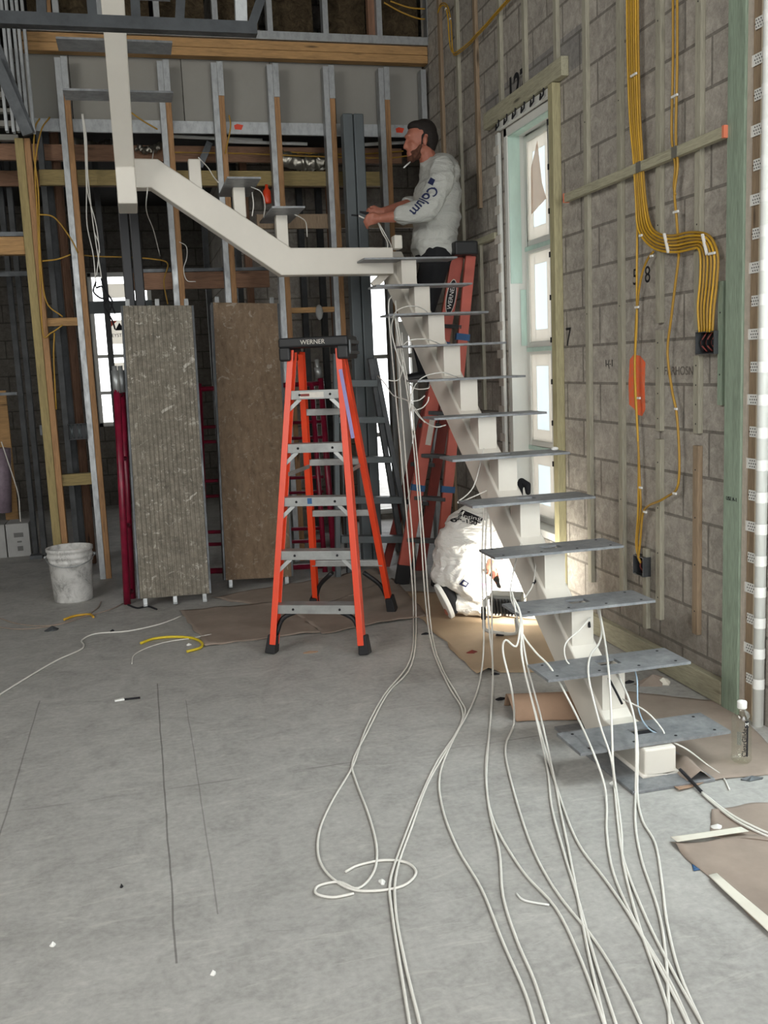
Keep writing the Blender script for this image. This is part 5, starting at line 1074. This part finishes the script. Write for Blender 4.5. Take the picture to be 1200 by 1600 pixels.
# cartons at the left edge
for x0, x1, l in ((-60, 12, 'left of two pale cartons, cut by the left edge of the photo'), (13, 50, 'right of two pale cartons at the left edge, with printed marks')):
    a, b = at(x0, 868, 8.9), at(x1, 868, 8.9); z = at(30, 818, 8.9).z
    ct = thing('carton', l, 'carton', ((a.x+b.x)/2, 9.0, 0)); obj('body', MB().box((a.x, 8.9, 0), (b.x-0.004, 9.2, z)), plain('pale_carton', '#a9a9a6', 0.8), ct, 0.004)
    if x1 > 30:
        for (u0, v0, u1, v1) in ((22, 832, 36, 840), (27, 845, 34, 848), (28, 853, 36, 861)):
            p, q = at(u0, v1, 8.895), at(u1, v0, 8.895); obj('print', MB().box((p.x, 8.8965, p.z), (q.x, 8.898, q.z)), plain('carton_print', '#6d6d6a', 0.8), ct)
one('timber_board', MB().box((at(-10, 700, 9.0).x, 9.3, 0.0), (at(18, 700, 9.3).x, 9.34, at(10, 610, 9.3).z)), M_woodx, 'orange brown board standing behind the cartons at the left edge', 'board', bevel=0.003)
one('wrapped_roll', MB().tube([at(2, 800, 9.1), at(0, 700, 9.1)], 0.09, 14), plain('pinkish_wrap', '#8d7d88', 0.6, 0, 0.2, 20, 0.3), 'pinkish plastic wrapped roll resting above the cartons at the left edge', 'roll')
trail([(2, 690, 8.85), (12, 720, 8.85), (28, 770, 8.85), (31, 800, 8.85), (32, 815, 8.85)], 0.005, M_white_cable, 'white cord hanging onto the right pale carton')
# clear bottle
bp = Vector((2.085, 3.005, 0.008)); bt = thing('bottle', 'clear plastic bottle with a white cap and black print at the right', 'bottle', bp)
def mk_pet():
    return mk_glass('clear_plastic', (0.95, 0.965, 0.93, 1), 0.06)
M_pet = mk_pet()
obj('body', MB().lathe([(0, 0.003), (0.030, 0.0), (0.036, 0.006), (0.037, 0.02), (0.0355, 0.024), (0.0355, 0.155), (0.037, 0.16), (0.035, 0.175), (0.026, 0.192), (0.014, 0.202), (0.014, 0.210), (0, 0.210)], bp, 32), M_pet, bt)
obj('cap', MB().lathe([(0, 0.206), (0.0165, 0.206), (0.0175, 0.209), (0.0175, 0.230), (0.016, 0.233), (0, 0.233)], bp, 24), M_white, bt)
tc = (Vector((0, 0, 0))-Vector((bp.x, bp.y, 0))).normalized(); side = Vector((-tc.y, tc.x, 0))
def on_bottle(a, z, r=0.0362): return bp+(tc*cos(a)+side*sin(a))*r+Vector((0, 0, z))
def wrap(name, a0, a1, z0_, z1_, mat, r=0.0364):
    mb = MB(); n = 8; vs = [on_bottle(a0+(a1-a0)*i/n, z, r) for z in (z0_, z1_) for i in range(n+1)]
    mb.add(vs, [(i, i+1, n+2+i, n+1+i) for i in range(n)], True); return obj(name, mb, mat, bt)
wrap('black_band', 0.50, 0.68, 0.03, 0.145, M_ink); wrap('black_label', 0.30, 0.72, 0.142, 0.168, M_ink)
wrap('printed_text', -0.45, -0.02, 0.075, 0.125, mk_film('faint_print', '#8b8f88', 0.6)); 
text_mesh('ClearGlide', 0.025, M_ink, 'lettering', bt, on_bottle(0.30, 0.085, 0.0375), (0, 0, 1), -(side*cos(0.30)-tc*sin(0.30)))
text_mesh('M', 0.018, M_white, 'lettering', bt, on_bottle(0.50, 0.155, 0.0375), side*cos(0.5)-tc*sin(0.5), (0, 0, 1))
one('glove', MB().limb([(at(812, 776, 4.50), .018), (at(811, 763, 4.50), .020), (at(815, 753, 4.50), .020)]).limb([(at(815, 753, 4.5), .020), (at(824, 758, 4.48), .018), (at(825, 769, 4.47), .014)]), M_black_cloth, 'black curled glove finger shape standing on the sixth tread against the window', 'glove')
scrap_p = at(868, 771, 4.47); one('plug', MB().ball(Vector((scrap_p.x, scrap_p.y, 0.130+RISE*5+0.010)), (0.02, 0.014, 0.010), 10, 6), M_white, 'small white plug lying on the sixth tread', 'plug')
# work lamp on the paper, shining away from the viewer
lp = fl(785, 988); wl = thing('work_lamp', 'floor work lamp with a grey tube stand lighting the kneeling worker', 'work lamp', Vector((1.93, 4.98, 0)))
YL = 4.98
tub = spline([at(771, 938, YL+.06), at(763, 934, YL), at(757, 945, YL-.02), at(756, 972, YL-.03), at(758, 984, YL-.04), at(772, 989, YL-.06), at(800, 992, YL-.08), at(808, 986, YL-.06), at(806, 968, YL)], 6)
m_ = min(p.z for p in tub)
obj('stand', MB().tube([p+Vector((0, 0, max(0.012-m_, 0) if True else 0)) for p in tub], 0.011, 10), plain('pale_tube', '#b9b7b0', 0.4, 0.2), wl)
obj('grip', MB().tube([at(755.5, 948, YL-.02), at(755.5, 968, YL-.03)], 0.014, 10).tube([at(775, 989.5, YL-.06), at(787, 991, YL-.07)], 0.0145, 10), M_ink, wl)
hc = at(792, 942, YL+0.03); hd_d = Vector((0.55, 0.78, 0.30)).normalized(); hx = hd_d.cross(Vector((0, 0, 1))).normalized(); hz = hx.cross(hd_d)
def hbox(mb, a0, a1, b0, b1, c0, c1):
    vs = [hc+hx*a+hd_d*b+hz*c for c in (c0, c1) for a, b in ((a0, b0), (a1, b0), (a1, b1), (a0, b1))]
    return mb.add(vs, [(3, 2, 1, 0), (4, 5, 6, 7), (0, 1, 5, 4), (1, 2, 6, 5), (2, 3, 7, 6), (3, 0, 4, 7)])
obj('head', hbox(MB(), -.095, .095, -.035, .04, -.06, .06), plain('lamp_grey', '#8e8f8a', 0.5, 0.3), wl, 0.010)
fm = MB()
for k in range(9): hbox(fm, -.08+k*.019, -.073+k*.019, -.06, -.034, -.05, .045)
obj('cooling_fin', fm, M_galv_dark, wl)
m_em, t_em = newmat('lit_lamp_glass', 0.3); t_em.b.inputs['Emission Color'].default_value = (1, 0.96, 0.86, 1); t_em.b.inputs['Emission Strength'].default_value = 12
obj('glass', hbox(MB(), -.08, .08, .0405, .044, -.048, .048), m_em, wl)
LAMP = area('work_lamp_light', hc+hd_d*0.06, hc+hd_d*1.0, 0.16, 0.10, 7, (1, 0.96, 0.87))

# ------------------------------------------------------------------ people
from mathutils.bvhtree import BVHTree
def fuse(name, mb, mat, parent=None, voxel=0.010, smooth=6, disp=None):
    """one continuous skin over overlapping balls: voxel remesh, then relaxed"""
    me = bpy.data.meshes.new('tmp'); me.from_pydata([tuple(v) for v in mb.v], [], mb.f)
    o = bpy.data.objects.new('tmp', me); COL.objects.link(o)
    r = o.modifiers.new('r', 'REMESH'); r.mode = 'VOXEL'; r.voxel_size = voxel; r.use_smooth_shade = True
    s = o.modifiers.new('s', 'SMOOTH'); s.iterations = smooth; s.factor = 0.5
    dg = bpy.context.evaluated_depsgraph_get(); m2 = bpy.data.meshes.new_from_object(o.evaluated_get(dg)); bpy.data.objects.remove(o); bpy.data.meshes.remove(me)
    m2.name = name
    if disp:
        nr = [v.normal.copy() for v in m2.vertices]
        for v, n in zip(m2.vertices, nr): v.co = v.co+n*disp(v.co)
    b = base_of([v.co for v in m2.vertices])
    tree = BVHTree.FromPolygons([v.co.copy() for v in m2.vertices], [tuple(p.vertices) for p in m2.polygons])
    for v in m2.vertices: v.co -= b
    m2.polygons.foreach_set('use_smooth', [True]*len(m2.polygons)); m2.materials.clear(); m2.materials.append(mat)
    ob = link(name, m2, parent); ob.location = b-(wpos(parent) if parent is not None else Vector()); ob['_t'] = 0; del ob['_t']
    return ob, tree
def rot_y(a): return Matrix.Rotation(a, 3, 'Y')
def wrinkle(amp, sc, ax, thr=0.0):
    ax = Vector(ax)
    def f(p):
        q = Vector((p.x*ax.x, p.y*ax.y, p.z*ax.z)); n = noise.noise(q*sc+Vector((3.1, 1.7, 0.3))+Vector((noise.noise(p*5), noise.noise(p*5+Vector((9, 0, 0))), noise.noise(p*5+Vector((0, 9, 0)))))*0.8)
        return amp*(1-abs(n)*3.2) if abs(n) < 0.31 else 0.0
    return f
def finger(mb, pts, r=0.0095):
    n = len(pts)-1
    for k in range(n): mb.limb([(pts[k], r*(1-0.12*k)), (pts[k+1], r*(1-0.12*(k+1)))], 0.3)

# --- the electrician standing behind the top of the stair, seen from his left side
YM = 6.47
def P(x, y, d=0.0): return at(x, y, YM+d)
b = MB()
b.ball(P(660, 212), (0.083, 0.076, 0.098)); b.ball(P(654, 214), (0.083, 0.068, 0.085)); b.ball(P(648, 232), (0.056, 0.056, 0.058)); b.ball(P(643, 243), (0.030, 0.040, 0.030)); b.ball(P(657, 236), (0.055, 0.062, 0.045))
b.ball(P(636, 213), (0.016, 0.040, 0.014)); b.limb([(P(636, 218), .009), (P(632.5, 230), .014)]); b.ball(P(634.5, 231.5), (0.012, 0.021, 0.010)); b.ball(P(637.5, 239), (0.010, 0.024, 0.006)); b.ball(P(638, 243), (0.010, 0.022, 0.007)); b.ball(P(640, 250), (0.016, 0.022, 0.013)); b.ball(P(641, 226), (0.025, 0.058, 0.022))
for s in (-1, 1):
    b.ball(P(664, 221, s*0.076), (0.017, 0.010, 0.030)); b.ball(P(665, 216, s*0.082), (0.014, 0.006, 0.016))
b.limb([(P(665, 238), 0.060), (P(673, 262), 0.066)])
b.ball(P(686, 275), (0.11, 0.19, 0.10)); b.ball(P(682, 315), (0.13, 0.16, 0.13)); b.ball(P(680, 350), (0.13, 0.15, 0.12)); b.ball(P(680, 390), (0.13, 0.15, 0.10)); b.limb([(P(686, 268, -0.17), .06), (P(686, 268, .17), .06)])
eN, eF = P(667, 327, -0.275), P(655, 322, 0.22); wN, wF = P(596, 341, -0.135), P(597, 331, 0.015)
b.limb([(P(690, 268, -0.20), .060), (eN, .050), (P(638, 336, -.225), .047), (wN, .029)]); b.limb([(P(684, 268, 0.20), .060), (eF, .050), (P(636, 322, .14), .046), (wF, .028)])
# hands: palm, four curled fingers and a thumb each
def hand(wr, up_, sd):
    f = Vector((-1, 0, -0.05)); u = Vector(up_)
    b.limb([(wr, .028), (wr+f*.045, .026)]); pc = wr+f*0.055
    for k in range(4):
        o = pc+u*(0.030-0.020*k)+f*(0.012-0.004*abs(k-1)); b.limb([(pc+u*(0.018-0.013*k)-f*.02, .013), (o, .011)])
        l = (0.034, 0.038, 0.036, 0.028)[k]; m1 = o+f*l+Vector((0, -0.004*sd, -.006)); m2 = m1+f*0.010+Vector((0, 0.022*sd, -0.016)); m3 = m2-f*0.016+Vector((0, 0.012*sd, -.004))
        finger(b, [o, m1, m2, m3], 0.0100)
    t0 = wr+f*.02+u*.02; finger(b, [t0, t0+f*.035+u*.018+Vector((0, .014*sd, 0)), t0+f*.062+u*.012+Vector((0, .022*sd, 0))], 0.0115)
hand(wN, (0, -0.25, 0.97), 1); hand(wF, (0, 0.2, 0.98), -1)
zf = STEP_TOP.z+0.02
kN, kF = Vector((1.93, YM-0.03, 1.86)), Vector((1.96, YM+0.2, 1.86)); aN, aF = Vector((1.99, YM+.10, zf+.07)), Vector((2.03, YM+0.27, zf+.07))
b.limb([(P(682, 395, -.09), .095), (kN, .065), (aN, .042)]); b.limb([(P(682, 395, .09), .095), (kF, .065), (aF, .042)])
man, mtree = fuse('person', b, M_skin, None, 0.0065, 4)
props(man, 'person in a pale grey long-sleeved shirt working with wires beside the top of the stair', 'person')
h = MB(); h.ball(P(663, 207), (0.089, 0.080, 0.088)); h.ball(P(668, 217), (0.076, 0.077, 0.082)); h.ball(P(671, 230), (0.045, 0.060, 0.045)); h.ball(P(653, 198), (0.075, 0.066, 0.040)); h.limb([(P(661, 212, -.071), .010), (P(659, 226, -.066), .008)]); h.limb([(P(659, 212, .074), .012), (P(658, 224, .070), .010)])
fuse('hair', h, M_hair, man, 0.008, 4)
h = MB(); h.ball(P(649, 240), (0.052, 0.058, 0.042)); h.ball(P(643, 248), (0.032, 0.044, 0.026)); h.limb([(P(657, 228, -.062), .013), (P(648, 244, -.05), .018)]); h.limb([(P(657, 228, .062), .013), (P(648, 244, .05), .018)]); h.ball(P(638.5, 236.8), (0.008, 0.026, 0.005))
fuse('beard', h, M_beard, man, 0.006, 3)
s = MB(); s.ball(P(687, 272), (0.128, 0.215, 0.125)); s.ball(P(684, 306), (0.160, 0.195, 0.150)); s.ball(P(682, 340), (0.166, 0.185, 0.140)); s.ball(P(679, 368), (0.155, 0.178, 0.115)); s.ball(P(675, 385), (0.140, 0.178, 0.085)); s.ball(P(681, 393), (0.158, 0.185, 0.080)); s.ball(P(690, 392), (0.125, 0.180, 0.085)); s.ball(P(674, 259), (0.080, 0.105, 0.045))
s.limb([(P(691, 266, -.19), .088), (P(688, 285, -.235), .085), (eN+Vector((.005, 0, 0)), .074), (P(641, 333, -.235), .064), (P(628, 336, -.205), .060)]); s.limb([(P(684, 266, .19), .085), (eF, .068), (P(640, 320, .17), .060)])
shirt, stree = fuse('shirt', s, M_shirt, man, 0.011, 5, wrinkle(0.0085, 11.0, (0.9, 0.7, 1.7)))
t = MB(); t.ball(P(680, 398), (0.145, 0.168, 0.085)); t.limb([(P(683, 400, -.09), .108), (kN, .080), (aN+Vector((0, 0, .03)), .062)]); t.limb([(P(683, 400, .09), .108), (kF, .080), (aF+Vector((0, 0, .03)), .062)])
fuse('trousers', t, M_black_cloth, man, 0.012, 4)
for a in (aN, aF):
    c = MB(); c.limb([(a+Vector((.05, 0, -.025)), .042), (a+Vector((-.06, 0, -.032)), .040), (a+Vector((-.14, 0, -.040)), .030)]); fuse('boot', c, M_black, man, 0.010, 3)
d = (P(645, 329, -.27)-P(681, 288, -.27)).normalized(); yv = Vector((-d.z, 0, d.x))
if yv.x < 0: yv = -yv
text_mesh('Colum', 0.080, M_navy, 'sleeve_lettering', shirt, P(659, 316, -0.27), d, yv, on=(stree, 0), off=0.005, bold=0.0015)
def decal(name, parent, tree, corners, mat, n=5, off=0.003):
    A, B, C_, D = corners; vs = []
    for j in range(n+1):
        for i in range(n+1):
            p = A*(1-i/n)*(1-j/n)+B*(i/n)*(1-j/n)+C_*(i/n)*(j/n)+D*(1-i/n)*(j/n)
            o_ = Vector((0, 0, EYE)); dv = (p-o_).normalized(); hit = tree.ray_cast(p-dv*0.35, dv, 0.9)
            vs.append(hit[0]-dv*off if hit[0] is not None else p)
    return obj(name, MB().add(vs, [(j*(n+1)+i, j*(n+1)+i+1, (j+1)*(n+1)+i+1, (j+1)*(n+1)+i) for j in range(n) for i in range(n)], True), mat, parent)
decal('sleeve_badge', shirt, stree, [P(668, 286, -.25), P(676, 290, -.25), P(680, 281, -.25), P(673, 277, -.25)], M_navy)
pl = thing('pliers', 'small black pliers held in the hands of the standing person', 'pliers', P(573, 334, -.05))
obj('jaw', MB().bar(P(576, 334, -.04), P(562, 331, -.04), 0.022, 0.012, (0, 1, 0), 0.012, 0.008), M_ink, pl, 0.002)
obj('handle', MB().tube([P(576, 334, -.04), P(587, 338, -.05), P(592, 336, -.06)], 0.007, 8), M_ink, pl)
wp = thing('held_wire', 'short white wire with a black tip held by the standing person', 'wire', P(565, 340, -.1))
obj('wire', MB().tube(spline([P(583, 345, -.11), P(571, 342, -.11), P(560, 337, -.11)], 5), 0.005, 6), M_white_cable, wp); obj('tip', MB().tube([P(560, 337, -.11), P(549, 336, -.11)], 0.006, 6), M_ink, wp)
for pts, l in (([(588, 342, -.08), (598, 365, -.1), (605, 378, -.15), (606, 392, -.2)], 'left one'), ([(590, 345, -.08), (604, 370, -.1), (611, 384, -.15), (612, 400, -.25)], 'right one')):
    one('cable', MB().tube(spline([P(*p) for p in pts], 6), 0.004, 6), M_white_cable, 'white cable hanging from the standing person\'s hands to the beam, '+l, 'cable', 'cables below the standing person\'s hands')
pn = thing('pencil', 'white stick held in the mouth of the standing person', 'pencil', P(638, 254)); obj('shaft', MB().tube([P(641, 253, -.03), P(631, 262, -.05)], 0.005, 8), M_white, pn)

# --- the painter kneeling under the stair, back to the viewer
YK = 5.46
def Q(x, y, d=0.0): return at(x, y, YK+d)
ft = fl(707, 968); kn_ = Vector((1.985, 5.30, 0.075)); anN = Vector((1.735, 5.42, 0.085))
kF2 = Vector((2.10, 5.42, 0.42)); anF = at(806, 958, 5.24); anF.z = 0.085
hp_ = Q(709, 893); shN, shF = Q(757, 822, -.13), Q(768, 820, .19)
elN = Q(778, 868, -.12); haN = Q(766, 886, -.10); elF = Q(792, 862, .14); haF = Q(772, 894, .02)
b = MB(); b.ball(hp_, (0.13, 0.155, 0.11)); b.ball(Q(716, 862), (0.12, 0.15, 0.12)); b.ball(Q(729, 834), (0.115, 0.165, 0.11)); b.ball(Q(746, 816), (0.10, 0.165, 0.085)); b.limb([(shN, .06), (shF, .06)])
b.limb([(Q(758, 812, .03), .058), (Q(776, 806, .05), .056)]); b.ball(Q(786, 806, .05), (0.088, 0.078, 0.095)); b.ball(Q(794, 815, .05), (0.06, 0.06, 0.07)); b.ball(Q(801, 813, .05), (0.016, 0.014, 0.02)); b.ball(Q(801, 823, .05), (0.012, 0.024, 0.012))
for s_ in (-1, 1): b.ball(Q(785, 809, .05+s_*.078), (0.018, 0.01, 0.028))
for sh, el, ha in ((shN, elN, haN), (shF, elF, haF)):
    b.limb([(sh, .055), (el, .045), (ha, .028)])
    for k in range(4):
        o = ha+Vector((-0.012+0.004*k, 0.014*k-0.02, -0.022)); finger(b, [o, o+Vector((-.014, 0, -.030)), o+Vector((.006, .004, -.052)), o+Vector((.022, .004, -.046))], 0.0095)
    finger(b, [ha+Vector((.015, -.02, -.005)), ha+Vector((.030, -.024, -.030)), ha+Vector((.030, -.015, -.052))], 0.011)
for hx_, kx, ax_ in ((hp_+Vector((0, -.09, 0)), kn_, anN), (hp_+Vector((.02, .09, 0)), kF2, anF)): b.limb([(hx_, .085), (kx, .058), (ax_, .038)])
b.limb([(anN, .036), (ft+Vector((-.01, 0.03, .05)), .034)]); b.limb([(anF, .036), (anF+Vector((.10, -.08, -.045)), .034)])
wk, _ = fuse('person', b, M_skin, None, 0.008, 4)
props(wk, 'person in white work clothes kneeling on the paper under the stair, back turned', 'person')
s = MB(); s.ball(Q(707, 890), (0.120, 0.175, 0.095)); s.ball(Q(711, 873), (0.130, 0.180, 0.12)); s.ball(Q(718, 850), (0.140, 0.185, 0.13)); s.ball(Q(732, 826), (0.135, 0.19, 0.125)); s.ball(Q(747, 812), (0.110, 0.185, 0.095))
s.limb([(shN, .080), (Q(768, 846, -.14), .070), (Q(774, 858, -.13), .062)]); s.limb([(shF, .080), (Q(780, 848, .16), .070)])
shirt2, st2 = fuse('shirt', s, M_whites, wk, 0.010, 4, wrinkle(0.012, 8.5, (1.0, 0.8, 1.6)))
t = MB(); t.ball(hp_+Vector((-.005, 0, -.01)), (0.135, 0.165, 0.095)); t.limb([(hp_+Vector((0, -.09, 0)), .105), (hp_.lerp(kn_, .55)+Vector((0, -.05, .02)), .092), (kn_+Vector((0, 0, .006)), .074), (kn_.lerp(anN, .5), .062), (anN+Vector((.02, 0, 0)), .056)])
t.limb([(hp_+Vector((.02, .09, -.01)), .115), (kF2, .085), (anF+Vector((0, 0, .04)), .065)])
tr2, tt2 = fuse('trousers', t, M_whites, wk, 0.010, 4, wrinkle(0.010, 9.0, (1.4, 0.8, 1.2)))
h = MB(); h.ball(Q(784, 801, .05), (0.094, 0.084, 0.088)); h.ball(Q(777, 806, .05), (0.070, 0.078, 0.075)); fuse('hair', h, M_hair, wk, 0.009, 4)
he, to_ = at(688, 921, 5.36), ft+Vector((0, 0, .02)); he = Vector((he.x, 5.40, he.z))
sd = (to_-he).normalized(); sn = Vector((-0.95, -0.1, -0.3)); sn = (sn-sd*sn.dot(sd)).normalized()
c = MB(); c.limb([(he-sn*.045+sd*.02, .042), (he.lerp(to_, .5)-sn*.04, .042), (to_-sn*.028-sd*.03, .030)]); shoe, _ = fuse('shoe', c, M_black_cloth, wk, 0.008, 3)
c = MB(); sp_ = [he-sd*.03, he.lerp(to_, .35), he.lerp(to_, .7), to_]
wv = sd.cross(sn).normalized(); ring = []
for k in range(20):
    a = 2*pi*k/20; l_ = (he-sd*.03).lerp(to_+sd*.01, 0.5-0.5*cos(a)); ring.append(l_+wv*(0.050*sin(a)*(0.85+0.2*(0.5-0.5*cos(a))))-sn*.012)
obj('sole', MB().prism(ring, sn*0.028), M_white, shoe, 0.005)
c = MB(); c.limb([(anF+Vector((-.03, .03, -.03)), .045), (anF+Vector((.06, -.05, -.04)), .042), (anF+Vector((.13, -.11, -.048)), .032)]); fuse('shoe', c, M_white, wk, 0.008, 3)
decal('pocket_patch', tr2, tt2, [Q(717, 913, -.15), Q(728, 918, -.15), Q(733, 911, -.15), Q(724, 905, -.15)], M_navy)
decal('pocket_stitch', tr2, tt2, [Q(722, 912.5, -.15), Q(728, 915, -.15), Q(730.5, 911, -.15), Q(725, 908.5, -.15)], M_label, off=0.006)
decal('pink_patch', tr2, tt2, [Q(751, 911, -.15), Q(757, 922, -.15), Q(768, 922, -.15), Q(764, 910, -.15)], plain('pink_print', '#c99ad0', 0.8))
decal('back_print', shirt2, st2, [Q(715, 804, -.15), Q(750, 818, -.15), Q(755, 810, -.15), Q(722, 796, -.15)], M_ink, n=8)
dx = (Q(752, 815, -.15)-Q(716, 801, -.15)).normalized()
text_mesh('Painting', 0.038, M_white, 'back_lettering', shirt2, Q(736, 807, -.16), dx, (0, 0.25, 1), on=(st2, 0), off=0.006)
text_mesh('809-150', 0.036, M_ink, 'back_lettering', shirt2, Q(729, 813.5, -.16), dx, (0, 0.25, 1), on=(st2, 0), off=0.004, bold=0.001)
rag = MB()
sheet('plastic_sheet', 'small crumpled white sheet on the paper right of the kneeling person', [(783, 960), (806, 966), (832, 950), (806, 938)], M_white_paint, 'sheet', n=10, wave=0.03, seed=21, lift=0.004)
